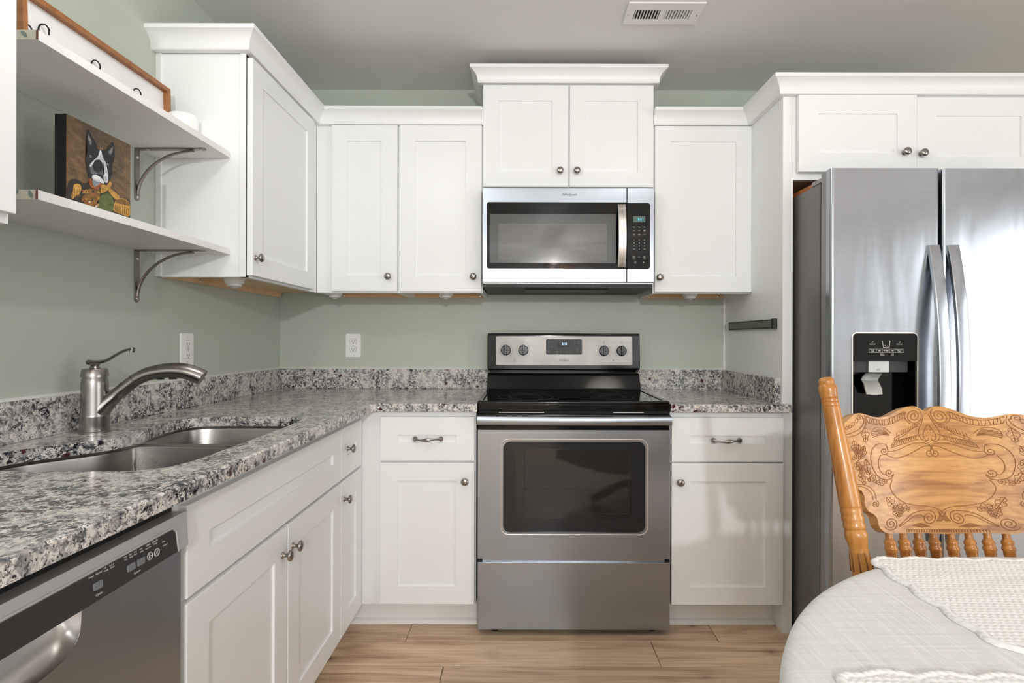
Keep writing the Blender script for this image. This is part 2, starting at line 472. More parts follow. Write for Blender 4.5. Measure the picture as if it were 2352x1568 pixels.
# ------------------------------------------------------------------ the room
b = MB(); y = -0.012
rows = [-0.518 - 0.156 * k for k in range(-4, 40)]
gap = 0.0011
for k, yr in enumerate(rows):
    # plank joints read from the picture for the three rows in view
    ph = {4: 0.796, 5: 1.743, 6: 0.967}.get(k, (k * 0.437) % 1.21)
    x = ph - 1.21 * 6
    while x < RX:
        xa, xb = max(x, 0), min(x + 1.21, RX)
        ya, yb = max(yr - 0.156, FY), min(yr, 0)
        if xb - xa > 0.02 and yb - ya > 0.01:
            b.box(xa + gap, xb - gap, ya + gap, yb - gap, -0.02, 0, 0.0012, 1)
        x += 1.21
b.mi = 1; b.box(0, RX, FY, 0, -0.03, -0.006)
struct('floor', b, ['floor', 'dark'])
b = MB(); b.box(0, RX, FY, 0, CEIL, CEIL + 0.1); struct('ceiling', b, 'ceiling')
b = MB(); b.box(-0.1, RX + 0.1, 0, 0.1, 0, CEIL); struct('wall_back', b, 'green')
b = MB(); b.box(-0.1, 0, FY, 0, 0, CEIL); struct('wall_left', b, 'green')
b = MB()                                            # right wall with the opening of the glass door
for q in ((-2.2, 0, 0, CEIL), (FY, -4.1, 0, CEIL), (-4.1, -2.2, 2.1, CEIL)): b.box(RX, RX + 0.1, q[0], q[1], q[2], q[3])
struct('wall_right', b, 'beige')
b = MB()                                            # wall behind the camera with two windows
for q in ((0, 0.85, 0, CEIL), (2.65, 2.95, 0, CEIL), (4.45, RX, 0, CEIL), (0.85, 2.65, 0, 0.55), (0.85, 2.65, 2.1, CEIL), (2.95, 4.45, 0, 0.55), (2.95, 4.45, 2.1, CEIL)):
    b.box(q[0], q[1], FY - 0.1, FY, q[2], q[3])
struct('wall_front', b, 'beige')
def window(name, R0, R1, z0, z1, mtx, bars):
    fr = MB(mtx); w = 0.05
    fr.box(R0, R0 + w, 0, 0.06, z0, z1, 0.003); fr.box(R1 - w, R1, 0, 0.06, z0, z1, 0.003)
    fr.box(R0, R1, 0, 0.06, z1 - w, z1, 0.003); fr.box(R0, R1, 0, 0.06, z0, z0 + w, 0.003)
    for t in bars[0]: fr.box(t - 0.02, t + 0.02, 0.01, 0.05, z0, z1, 0.003)
    for t in bars[1]: fr.box(R0, R1, 0.01, 0.05, t - 0.02, t + 0.02, 0.003)
    o = struct(name, fr, 'white_trim')
    g = MB(mtx); g.box(R0 + w, R1 - w, 0.028, 0.032, z0 + w, z1 - w); g.build('pane', 'glass', o)
FRONT = Matrix(((1, 0, 0, 0), (0, -1, 0, FY), (0, 0, 1, 0), (0, 0, 0, 1)))
RIGHT = Matrix(((0, 1, 0, RX), (-1, 0, 0, 0), (0, 0, 1, 0), (0, 0, 0, 1)))
window('window_1', 0.85, 2.65, 0.55, 2.1, FRONT, ((1.45, 2.05), (1.35,)))
window('window_2', 2.95, 4.45, 0.55, 2.1, FRONT, ((3.7,), (1.35,)))
window('door_1', 2.2, 4.1, 0.0, 2.1, RIGHT, ((3.15,), ()))

# ------------------------------------------------------------------ cabinet helpers
CZ = 0.911                                       # worktop height
def shaker(mb, x0, x1, z0, z1, yf, fw=0.071, t=0.019, rec=0.0065, c=0.0018, fwz=None):
    fwz = fwz or fw
    def ring(ix, iz, y): return [mb.v((x0 + ix, y, z0 + iz)), mb.v((x1 - ix, y, z0 + iz)), mb.v((x1 - ix, y, z1 - iz)), mb.v((x0 + ix, y, z1 - iz))]
    R = [ring(0, 0, yf + t), ring(0, 0, yf + c), ring(c * .3, c * .3, yf + c * .3), ring(c, c, yf), ring(fw, fwz, yf), ring(fw + 0.001, fwz + 0.001, yf + rec)]
    mb.f(R[0]); mb.f(R[-1])
    for a, b_ in zip(R, R[1:]):
        for i in range(4): mb.f([a[i], a[(i + 1) % 4], b_[(i + 1) % 4], b_[i]])
    return mb
def knob(mtx, x, z, yf, parent):
    k = MB(mtx)
    k.lathe([(0.0092, 0), (0.0092, 0.0018), (0.0058, 0.0038), (0.0046, 0.009), (0.0058, 0.015), (0.0135, 0.0185), (0.0152, 0.0215), (0.0140, 0.0252), (0.0090, 0.0280), (0, 0.0290)], (x, yf, z), (0, -1, 0), 28)
    return k.build('knob', 'nickel', parent, angle=60)
def pull(mtx, x, z, yf, parent):
    k = MB(mtx); pts = []; rad = []; fl = []
    for i in range(25):
        t = -1 + 2 * i / 24; a = abs(t)
        yy = -0.004 - 0.024 * (1 - a ** 2.6)
        pts.append((x + 0.056 * t, yf + yy, z + 0.002 * math.sin(t * PI)))
        r = 0.0035 + 0.0045 * math.exp(-(t / 0.28) ** 2) + 0.0062 * math.exp(-((a - 0.93) / 0.12) ** 2)
        rad.append(r); fl.append(0.75)
    k.tube(pts, rad, 12, side=(0, 0, 1), flat=fl)
    for s_ in (-1, 1): k.lathe([(0.010, 0), (0.010, 0.002), (0.007, 0.005), (0.004, 0.010)], (x + 0.051 * s_, yf, z), (0, -1, 0), 16)
    return k.build('pull', 'nickel', parent, angle=60)
def door(name, mtx, x0, x1, z0, z1, yf, parent, kn=None, pl=None, fw=0.071, fwz=None, label=None):
    d = shaker(MB(mtx), x0, x1, z0, z1, yf, fw, fwz=fwz).build(name, 'white', parent, angle=20)
    if kn: knob(mtx, kn[0], kn[1], yf, d)
    if pl: pull(mtx, pl[0], pl[1], yf + 0.0065, d)
    if label: d['label'] = label
    return d
def X(u, Y, v=778): return at(u, v, Y)[0]
def Z(v, Y, u=1204): return at(u, v, Y)[1]
UB, UT = 1.3735, 2.131                           # underside and top of the wall cabinets
G_BASE, G_WALL = 'white shaker base cabinets', 'white shaker wall cabinets'

# ---- base cabinets of the left run (front plane x = 0.615)
YF = -0.615
c = thing('base_cabinet', (0.3, -1.28, 0), 'wide white sink base cabinet with long false drawer front and two doors', 'cabinet', G_BASE)
b = MB(LEFT); b.box(-1.737, -0.877, -0.595, -0.05, 0.11, 0.655)
b.box(-1.7369, -0.8771, -0.596, -0.572, 0.11, 0.8805, 0.001)
b.box(-1.7368, -1.719, -0.590, -0.05, 0.64, 0.8804); b.build('carcass', 'white', c)
b = MB(LEFT); b.box(-1.737, -0.877, -0.535, -0.515, 0.0, 0.11); b.build('toe_kick', 'white_trim', c)
door('false_drawer_front', LEFT, -1.722, -0.880, 0.672, 0.849, YF, c)
door('door', LEFT, -1.722, -1.296, 0.117, 0.662, YF, c, kn=(-1.324, aty(660, 1285, 0.64)[1]))
door('door', LEFT, -1.289, -0.880, 0.117, 0.662, YF, c, kn=(-1.262, aty(690, 1256, 0.64)[1]))
c = thing('base_cabinet', (0.3, -0.7, 0), 'narrow white base cabinet at the inner corner with one small drawer and slim door', 'cabinet', G_BASE)
b = MB(LEFT); b.box(-0.8765, -0.612, -0.596, -0.05, 0.11, 0.8805, 0.001); b.build('carcass', 'white', c)
b = MB(LEFT); b.box(-0.8765, -0.55, -0.535, -0.515, 0.0, 0.11); b.build('toe_kick', 'white_trim', c)
door('drawer', LEFT, -0.874, -0.637, 0.672, 0.849, YF, c, kn=(aty(808, 1030, 0.63)[0], aty(808, 1030, 0.63)[1]))
door('door', LEFT, -0.874, -0.637, 0.117, 0.662, YF, c, kn=(aty(800, 1146, 0.63)[0], aty(800, 1146, 0.63)[1]))

# ---- base cabinets of the back run (front plane y = -0.63)
def toe(parent, x0, x1):
    b = MB(); b.box(x0, x1, -0.535, -0.515, 0, 0.1105); k = b.build('toe_kick', 'white_trim', parent)
    pr = [(0, 0), (-0.018, 0), (-0.017, 0.007), (-0.013, 0.013), (-0.007, 0.017), (0, 0.019)]
    b = MB(); b.prism([(x0, -0.535 + p[0], p[1]) for p in pr], (x1 - x0, 0, 0)); b.build('shoe_moulding', 'white_trim', k)
c = thing('base_cabinet', (0.84, -0.3, 0), 'white base cabinet left of the stove with drawer pull and corner filler', 'cabinet', G_BASE)
b = MB(); b.box(0.5965, 1.062, -0.61, -0.03, 0.11, 0.8805, 0.001); b.build('carcass', 'white', c)
xa, xb = X(873.5, -0.63), X(1090.5, -0.63)
toe(c, 0.536, 1.062)
door('drawer', I4, xa, xb, 0.685, 0.858, -0.629, c, pl=((xa + xb) / 2 + 0.002, 0.770))
door('door', I4, xa, xb, 0.119, 0.677, -0.629, c, kn=(X(1068, -0.65), Z(1107, -0.65)))
c = thing('base_cabinet', (2.05, -0.3, 0), 'white base cabinet between the stove and the tall refrigerator side panel', 'cabinet', G_BASE)
b = MB(); b.box(1.831, 2.2775, -0.61, -0.03, 0.11, 0.8805, 0.001); b.build('carcass', 'white', c)
xa, xb = X(1543.5, -0.63), X(1801, -0.63)
toe(c, 1.831, 2.2775)
door('drawer', I4, xa, xb, 0.683, 0.857, -0.629, c, pl=((xa + xb) / 2 - 0.003, 0.767))
door('door', I4, xa, xb, 0.119, 0.677, -0.629, c, kn=(X(1565, -0.65), Z(1108, -0.65)))

# ---- wall cabinets
def underside(parent, x0, x1, y0, y1, mtx=I4, fixings=()):
    b = MB(mtx); b.box(x0, x1, y0, y1, UB + 0.024, UB + 0.028); b.box(x0, x1, y1 - 0.014, y1, UB, UB + 0.024)
    u = b.build('underside', 'maple', parent)
    for px in fixings:
        s_ = MB(mtx); s_.lathe([(0.0065, 0), (0.0065, 0.001), (0.004, 0.002), (0, 0.0022)], (px, y1 - 0.014, UB + 0.011), (0, -1, 0), 14); s_.build('screw', 'chrome', u)
c = thing('wall_cabinet', (0.15, -0.6, UB), 'white wall cabinet on the left wall beside the open shelves', 'cabinet', G_WALL)
b = MB(LEFT)
b.box(-0.915, -0.002, -0.300, -0.003, UB + 0.028, UT - 0.001, 0)
b.box(-0.92, -0.902, -0.302, -0.002, UB, UT - 0.0005); b.box(-0.92, -0.306, -0.305, -0.286, UB, UT, 0.001)
b.box(-0.924, -0.90, -0.305, -0.286, UB, UT, 0.001); b.box(-0.926, -0.91, -0.020, 0, UB, UT, 0.002)
b.build('carcass', 'white', c)
underside(c, -0.9, -0.02, -0.286, -0.002, LEFT, (-0.70,))
door('door', LEFT, -0.9135, -0.383, 1.3805, 2.122, -0.324, c, kn=(aty(597, 592, 0.34)[0], aty(597, 592, 0.34)[1]))
def wall_unit(x0, x1, label, doors, zb=UB, zt=UT, knobs=(), dz=(1.3795, 2.129), fix=(), dep=0.305, under=True):
    c = thing('wall_cabinet', ((x0 + x1) / 2, -0.15, zb), label, 'cabinet', G_WALL)
    b = MB(); b.box(x0 + 0.003, x1 - 0.003, -dep + 0.006, -0.003, zb + 0.028, zt - 0.001)
    b.box(x0, x0 + 0.016, -dep + 0.005, -0.002, zb + 0.0004, zt - 0.0004); b.box(x1 - 0.016, x1, -dep + 0.005, -0.002, zb + 0.0004, zt - 0.0004)
    b.box(x0, x1, -dep, -dep + 0.019, zb, zt, 0.001); b.build('carcass', 'white', c)
    if under: underside(c, x0 + 0.016, x1 - 0.016, -dep + 0.019, -0.002, I4, fix)
    for (da, db), kx in zip(doors, knobs): door('door', I4, da, db, dz[0], dz[1], -dep - 0.019, c, kn=kx)
    return c
YU = -0.324
wall_unit(0.306, X(914, -0.305), 'white corner wall cabinet with slim door and wide blank filler', [(X(761, YU), X(911.5, YU))], knobs=[(X(889, -0.35), Z(634, -0.35))], fix=(0.33,))
wall_unit(X(914, -0.305) + 0.0005, 1.0625, 'white wall cabinet directly left of the microwave', [(X(917, YU), X(1105.5, YU))], knobs=[(X(1086, -0.35), Z(634, -0.35))], fix=(0.82, 0.842, 1.025))
wall_unit(1.063, 1.8335, 'short white two-door cabinet mounted above the microwave', [(X(1108.5, YU), X(1303.5, YU)), (X(1307.5, YU), X(1500, YU))], zb=1.836, zt=2.32,
          knobs=[(X(1286, -0.35), Z(389, -0.35)), (X(1325, -0.35), Z(389, -0.35))], dz=(1.852, 2.312), under=False)
wall_unit(1.834, 2.2775, 'white wall cabinet between the microwave and refrigerator side panel', [(X(1503.5, YU), X(1726, YU))], knobs=[(X(1517, -0.35), Z(635, -0.35))], fix=(1.87, 2.24))
# tall panel beside the refrigerator and the cabinet over it
b = MB(); b.box(2.278, 2.318, -0.612, -0.002, 0.0, UT, 0.0012)
tag(b.build('refrigerator_side_panel', 'white'), 'tall white side panel standing between worktop and refrigerator', 'panel')
c = thing('wall_cabinet', (2.8, -0.3, 1.80), 'deep white two-door cabinet over the refrigerator', 'cabinet', G_WALL)
b = MB(); b.box(2.3185, 3.30, -0.605, -0.002, 1.815, UT - 0.001); b.box(2.3186, 3.2999, -0.612, -0.590, 1.80, UT, 0.001); b.build('carcass', 'white', c)
b = MB(); b.box(2.325, 3.29, -0.59, -0.01, 1.811, 1.815); b.build('underside', 'maple', c)
door('door', I4, 2.329, 2.793, 1.8255, 2.129, -0.636, c, kn=(X(2083, -0.655), Z(347, -0.655, 2083)), fw=0.076, fwz=0.075)
door('door', I4, 2.7965, 3.285, 1.821, 2.117, -0.631, c, kn=(X(2122, -0.65), Z(350, -0.65, 2122)), fw=0.076, fwz=0.068)
# nearest cabinet, cut off by the left edge of the picture
c = thing('wall_cabinet', (0.15, -2.1, UB), 'white wall cabinet nearest the viewer, cut off at the upper left edge', 'cabinet', G_WALL)
b = MB(LEFT); b.box(-2.5, -1.756, -0.300, -0.003, UB + 0.028, UT - 0.001); b.box(-2.5, -1.753, -0.305, -0.286, UB, UT, 0.001); b.box(-1.771, -1.7535, -0.302, -0.002, UB + 0.0004, UT - 0.0005); b.build('carcass', 'white', c)
underside(c, -2.5, -1.771, -0.286, -0.002, LEFT)
door('door', LEFT, -2.2, -1.757, 1.391, 2.122, -0.324, c)
# crown mouldings
CP = [(0, 0), (0.0215, 0), (0.024, 0.003), (0.0245, 0.012), (0.027, 0.025), (0.033, 0.037), (0.042, 0.047), (0.052, 0.0535), (0.056, 0.055), (0.056, 0.069), (0, 0.069)]
def crown(name, path, z, label):
    m = MB().sweep(CP, [((p[0], p[1], z), q) for p, q in path])
    return tag(m.build(name, 'white', angle=28), label, 'moulding', 'crown mouldings along the cabinet tops')
crown('crown_moulding', [((0.0, -0.924), (0, -1)), ((0.305, -0.924), (1, -1)), ((0.305, -0.305), (1, -1)), ((1.0625, -0.305), (0, -1))], UT, 'white crown moulding turning the corner above the left wall cabinets')
crown('crown_moulding', [((1.063, -0.002), (-1, 0)), ((1.063, -0.305), (-1, -1)), ((1.8335, -0.305), (1, -1)), ((1.8335, -0.002), (1, 0))], 2.32, 'white crown moulding on the raised cabinet above the microwave')
crown('crown_moulding', [((1.834, -0.305), (0, -1)), ((2.278, -0.305), (-1, -1)), ((2.278, -0.612), (-1, -1)), ((3.32, -0.612), (0, -1))], UT, 'white crown moulding stepping forward over the refrigerator cabinet')

# ------------------------------------------------------------------ worktops
def arc(cx, cy, r, a0, a1, n=8): return [(cx + r * math.cos(math.radians(a0 + (a1 - a0) * k / n)), cy + r * math.sin(math.radians(a0 + (a1 - a0) * k / n))) for k in range(n + 1)]
hole = [(0.566, 1.16), (0.567, 1.30), (0.566, 1.45), (0.563, 1.60), (0.553, 1.67), (0.53, 1.71), (0.48, 1.727), (0.36, 1.729), (0.26, 1.726), (0.205, 1.705), (0.182, 1.655), (0.183, 1.56), (0.203, 1.47), (0.212, 1.41), (0.200, 1.34), (0.150, 1.27), (0.108, 1.215), (0.092, 1.14), (0.108, 1.065), (0.16, 1.026), (0.26, 1.017), (0.40, 1.017), (0.49, 1.021), (0.545, 1.05), (0.562, 1.10)]
SINK = [(p[0], p[1] - CAMD) for p in hole]
hole_s = [tuple(p) for p in smooth_poly(SINK, 5, True)]
t = thing('worktop', (0.3, -1.0, 0.881), 'speckled granite worktop running round the left corner to the stove', 'worktop', 'granite worktops')
e = 0.004
def worktop(outer, inner, hole_pts):
    m = MB()
    if hole_pts: m.holed(outer, hole_pts, 0.881, CZ - e)
    else: m.slab(outer, 0.881, CZ - e)
    if hole_pts: m.holed(inner, hole_pts, CZ - e, CZ)
    else: m.slab(inner, CZ - e, CZ)
    # eased front edge
    a = [m.v((p[0], p[1], CZ - e)) for p in outer]; bb = [m.v((p[0], p[1], CZ)) for p in inner]
    for i in range(len(a)): m.f([a[i], a[(i + 1) % len(a)], bb[(i + 1) % len(a)], bb[i]])
    return m
out = [(0.0, -2.9), (0.657, -2.9)] + arc(0.687, -0.678, 0.03, 180, 90, 6) + [(1.0675, -0.648), (1.0675, 0.0), (0.0, 0.0)]
inn = [(0.0, -2.9), (0.657 - e, -2.9)] + arc(0.687, -0.678, 0.03 + e, 180, 90, 6) + [(1.0675, -0.648 + e), (1.0675, 0.0), (0.0, 0.0)]
worktop(out, inn, hole_s).build('slab', 'granite', t)
b = MB(); b.box(0, 0.021, -2.9, -0.0205, CZ + 0.0002, 1.0125, 0.0015); b.build('backsplash', 'granite', t)
b = MB(); b.box(0.0, 1.0675, -0.02, 0, CZ + 0.0002, 1.0115, 0.0015); b.build('backsplash', 'granite', t)
b = MB(); b.prism([(0.0, -2.9, 1.0125), (0.013, -2.9, 1.0125), (0.0, -2.9, 1.018)], (0, 2.9, 0)); b.prism([(0.0, 0, 1.0115), (0, -0.012, 1.0115), (0, 0, 1.017)], (1.0675, 0, 0)); b.build('caulk_line', 'white_trim', t)
t = thing('worktop', (2.05, -0.3, 0.881), 'short speckled granite worktop right of the stove', 'worktop', 'granite worktops')
out = [(1.8275, 0), (1.8275, -0.648), (2.293, -0.648), (2.299, -0.642), (2.299, -0.613), (2.2775, -0.613), (2.2775, 0)]
inn = [(1.8275, 0), (1.8275, -0.648 + e), (2.291, -0.648 + e), (2.299 - e, -0.641), (2.299 - e, -0.613), (2.2775, -0.613), (2.2775, 0)]
worktop(out, inn, None).build('slab', 'granite', t)
b = MB(); b.box(1.8275, 2.256, -0.02, 0, CZ + 0.0002, 1.0115, 0.0015); b.build('backsplash', 'granite', t)
b = MB(); b.box(2.2565, 2.2775, -0.597, 0, CZ + 0.0002, 1.0115, 0.0015); b.build('backsplash', 'granite', t)
b = MB(); b.prism([(1.8275, 0, 1.0115), (1.8275, -0.012, 1.0115), (1.8275, 0, 1.017)], (0.44, 0, 0)); b.box(2.268, 2.2775, -0.008, 0, 1.0115, UB - 0.001); b.build('caulk_line', 'white_trim', t)

# ------------------------------------------------------------------ sink and tap
t = thing('kitchen_sink', (0.35, -1.35, 0.68), 'undermount stainless steel double-bowl sink set into the granite worktop', 'sink')
def off_poly(pts, d):
    m = len(pts); out = []
    ar = sum(pts[i][0] * pts[(i + 1) % m][1] - pts[(i + 1) % m][0] * pts[i][1] for i in range(m))
    sg = 1 if ar > 0 else -1
    for i in range(m):
        p0, p1, p2 = Vector(pts[i - 1]), Vector(pts[i]), Vector(pts[(i + 1) % m])
        n = Vector(((p2 - p0).y, -(p2 - p0).x)).normalized() * sg
        out.append((p1.x + n.x * d, p1.y + n.y * d))
    return out
def clip_y(pts, y, keep_gt):
    out = []; m = len(pts)
    for i in range(m):
        p, q = pts[i], pts[(i + 1) % m]; ip = (p[1] > y) == keep_gt; iq = (q[1] > y) == keep_gt
        if ip: out.append(p)
        if ip != iq:
            k = (y - p[1]) / (q[1] - p[1]); out.append((p[0] + (q[0] - p[0]) * k, y))
    return out
def round_poly(pts, it=3):
    for _ in range(it):
        o = []
        for i in range(len(pts)):
            p, q = pts[i], pts[(i + 1) % len(pts)]
            o += [(p[0] * .75 + q[0] * .25, p[1] * .75 + q[1] * .25), (p[0] * .25 + q[0] * .75, p[1] * .25 + q[1] * .75)]
        pts = o
    return pts
rim_out = off_poly(hole_s, 0.022)
def simp(pts):                                     # even out a loop before rounding
    return pts[::3]
YD = -1.272
bw = {}
for key, gt in (('far', True), ('near', False)):
    lp = clip_y(off_poly(hole_s, 0.004), YD + (0.009 if gt else -0.009), gt)
    bw[key] = round_poly(simp(lp), 2)
for key, dz in (('far', 0.185), ('near', 0.20)):
    m = MB(); lp = bw[key]; cx = sum(p[0] for p in lp) / len(lp); cy = sum(p[1] for p in lp) / len(lp)
    rings = []
    for ins, z in ((-0.006, 0.874), (-0.001, 0.8725), (0.0, 0.868), (0.012, 0.868 - dz + 0.05), (0.022, 0.868 - dz + 0.018), (0.045, 0.868 - dz)):
        rings.append([m.v((p[0], p[1], z)) for p in off_poly(lp, -ins)])
    for a, bb in zip(rings, rings[1:]):
        for i in range(len(a)): m.f([a[i], a[(i + 1) % len(a)], bb[(i + 1) % len(a)], bb[i]])
    m.f(rings[-1])
    o = m.build('bowl', 'steel_sink', t, angle=60)
    m = MB(); m.lathe([(0.042, 0.003), (0.036, 0.001), (0.02, -0.002), (0, -0.002)], (cx, cy, 0.868 - dz), n=24); m.build('drain', 'steel_light', o)
m = MB()                                           # rim flange with the low divider between the bowls
up = clip_y(off_poly(hole_s, 0.004), YD + 0.009, False); up = clip_y(up, YD - 0.009, True)
m.slab(off_poly(up, 0.004), 0.8675, 0.8745, 0.002)
m.holed(rim_out, off_poly(hole_s, 0.003), 0.874, 0.8808)
m.build('rim', 'steel_sink', t)

FX, FYY = 0.096, -1.296
t = thing('kitchen_tap', (FX, FYY, CZ), 'brushed steel single-lever tap with pull-out spout behind the sink', 'tap')
b = MB(); b.lathe([(0.0345, 0), (0.0345, 0.004), (0.0325, 0.006), (0.0325, 0.045), (0.0328, 0.046), (0.0315, 0.050), (0.0305, 0.098), (0.0300, 0.120)], (FX, FYY, CZ), n=32); b.build('body', 'faucet', t)
b = MB(); b.lathe([(0.0305, 0.1185), (0.0303, 0.132), (0.0290, 0.142), (0.0272, 0.149), (0.0272, 0.1505), (0.0308, 0.1505), (0.0308, 0.156), (0.0280, 0.170), (0.0265, 0.172), (0.0125, 0.1735), (0.0095, 0.179), (0.0120, 0.185), (0.0120, 0.186)], (FX, FYY, CZ), n=32); b.build('cap', 'faucet', t)
dirx = Vector((0.97, 0.25, 0)).normalized()
def along(r, z): return Vector((FX, FYY, CZ + z)) + dirx * r
b = MB()                                           # lever
pts = smooth_poly([along(-0.015, 0.1895), along(0.006, 0.1895), along(0.028, 0.1945), along(0.052, 0.2105), along(0.072, 0.2215), along(0.088, 0.2245)], 5)
b.tube(pts, [0.0135 - 0.004 * min(1, i / 14) for i in range(len(pts))], 12, side=dirx.cross(Vector((0, 0, 1))), flat=[0.50 - 0.14 * min(1, i / 12) for i in range(len(pts))])
b.tube([along(0.087, 0.2155), along(0.0885, 0.229)], 0.0085, 12, flat=0.6); b.build('lever', 'faucet', t, angle=50)
b = MB()
sp_pts = smooth_poly([along(0.004, 0.055), along(0.0273, 0.079), along(0.0628, 0.112), along(0.094, 0.1395)], 6)
b.tube(sp_pts, [0.030 - 0.0130 * min(1, i / 10) for i in range(len(sp_pts))], 20); b.build('spout', 'faucet', t, angle=60)
b = MB()
hd = smooth_poly([along(0.0946, 0.1401), along(0.125, 0.156), along(0.167, 0.1645), along(0.2095, 0.1635), along(0.242, 0.1525), along(0.259, 0.1435)], 5)
n_ = len(hd)
b.tube(hd, [0.0172 + 0.0050 * min(1, i / n_ * 1.6) for i in range(n_)], 20); h = b.build('spray_head', 'faucet', t, angle=60)
b = MB()
for q in ((0.155, 0.1465), (0.186, 0.1465)):
    p = along(*q); b.tube([p - dirx * 0.009, p + dirx * 0.009], 0.0062, 10, side=(0, 0, 1))
b.build('button', 'black_matte', h)

# ------------------------------------------------------------------ stove
SX0, SX1 = 1.0690, 1.8255
SXC = (SX0 + SX1) / 2
t = thing('electric_range', (SXC, -0.34, 0), 'stainless and black electric stove with glass cooktop between the base cabinets', 'stove')
b = MB(); b.box(SX0 + 0.004, SX1 - 0.004, -0.60, -0.05, 0.03, 0.875, 0.002); b.box(SX0 + 0.02, SX1 - 0.02, -0.58, -0.06, 0.02, 0.03); b.build('body', 'black_enamel', t)
for fx in (SX0 + 0.07, SX1 - 0.06):
    b = MB(); b.lathe([(0.018, 0), (0.018, 0.012), (0.010, 0.014), (0.010, 0.03)], (fx, -0.585, 0), n=16); b.build('foot', 'black_matte', t)
    b = MB(); b.lathe([(0.018, 0), (0.018, 0.012), (0.010, 0.014), (0.010, 0.03)], (fx, -0.12, 0), n=16); b.build('foot', 'black_matte', t)
# cooktop: enamel tray with raised lip and inset glass
b = MB()
b.box(SX0 - 0.0005, SX1 - 0.002, -0.642, -0.13, 0.884, 0.9135, 0.006, 3)
for q in ((SX0 - 0.0005, SX1 - 0.002, -0.642, -0.618), (SX0 - 0.0005, SX1 - 0.002, -0.15, -0.13), (SX0 - 0.0005, SX0 + 0.022, -0.64, -0.13), (SX1 - 0.024, SX1 - 0.002, -0.64, -0.13)):
    b.box(q[0], q[1], q[2], q[3], 0.905, 0.9225, 0.005, 3)
ck = b.build('cooktop', 'black_enamel', t)
b = MB(); b.box(SX0 + 0.021, SX1 - 0.023, -0.619, -0.149, 0.912, 0.9195, 0.001); g = b.build('glass_surface', 'black_gloss', ck)
b = MB()
for cx, cy, r in ((SX0 + 0.19, -0.47, 0.115), (SX0 + 0.20, -0.26, 0.08), (SX1 - 0.20, -0.47, 0.09), (SX1 - 0.20, -0.25, 0.10)):
    for rr in (r, r * 0.62):
        b = MB(); b.tube([(cx + rr * math.cos(k * PI / 30), cy + rr * math.sin(k * PI / 30), 0.9196) for k in range(60)], 0.0006, 4, closed=True); b.build('burner_ring', 'panel_grey', ck)
b = MB(); b.box(SX0 + 0.004, SX1 - 0.006, -0.634, -0.60, 0.872, 0.884, 0.001); b.build('vent_gap', 'dark', t)
b = MB()
for x0, x1 in ((X(1146, -0.636), X(1250, -0.636)), (X(1409, -0.636), X(1479, -0.636))):
    b = MB(); b.box(x0, x1, -0.637, -0.63, 0.8755, 0.8785, 0.0008); b.build('vent_slot_trim', 'steel_light', t)
# backguard: black riser, overhanging control box, steel fascia
BGY = -0.088
b = MB()
pr = [(-0.146, 0.915), (-0.137, 0.928), (-0.110, 0.985), (-0.102, 0.994), (-0.092, 0.997), (-0.02, 0.997), (-0.02, 0.915)]
xa, xb = X(1120.5, -0.10), X(1468, -0.10)
b.prism([(xa, p[0], p[1]) for p in pr], (xb - xa, 0, 0), 0.003); b.box(xa + 0.01, xb - 0.01, -0.075, -0.02, 0.99, 1.03)
b.build('riser', 'black_enamel', t)
xa, xb = X(1120, BGY), X(1470, BGY)
b = MB(); b.prism([(xa, p[0], p[1]) for p in [(BGY, 1.017), (BGY, 1.030), (BGY + 0.0068, 1.180), (BGY + 0.012, 1.1935), (BGY + 0.05, 1.1935), (-0.012, 1.17), (-0.012, 1.010), (BGY + 0.012, 1.010)]], (xb - xa, 0, 0), 0.004, 3)
bg_ = b.build('backguard', 'black_enamel', t)
LEAN = 0.045
# fascia plane: origin at its bottom centre, leaning back with the box
Of = Vector((SXC, BGY - 0.0015, 1.030)); Rf = Vector((1, 0, 0)); Uf = Vector((0, math.sin(LEAN), math.cos(LEAN))); Nf = Rf.cross(Uf)
FM = Matrix(((1, 0, 0, Of.x), (0, -Nf.y, Uf.y, Of.y), (0, -Nf.z, Uf.z, Of.z), (0, 0, 0, 1)))   # local x right, y into the panel, z up
def fx(u): return X(u, BGY + 0.004, 805) - SXC
def fz(v): return (Z(v, BGY + 0.006) - 1.030) / math.cos(LEAN)
b = MB(FM)
b.plate(rrect(fx(1139.5), fx(1452), fz(838), fz(772), 0.006), -0.002, 0.002, 0.0008); fas = b.build('control_fascia', 'fascia', bg_)
b = MB(FM); b.plate(rrect(fx(1254), fx(1336.5), fz(813.5), fz(778.5), 0.007), -0.0035, -0.0021, 0.0004); dp = b.build('clock_panel', 'panel_grey', bg_)
b = MB(FM); b.plate(rrect(fx(1281), fx(1309), fz(797), fz(784), 0.0006, 2), -0.0042, -0.0036); b.build('clock_screen', 'black_matte', bg_)
OT = Of + Nf * 0.0045
b = MB(); b.text([('3:11', fx(1296.5), fz(789.8), 0.0165)], OT, Rf, Uf); b.build('clock_digits', 'lcd_blue', bg_)
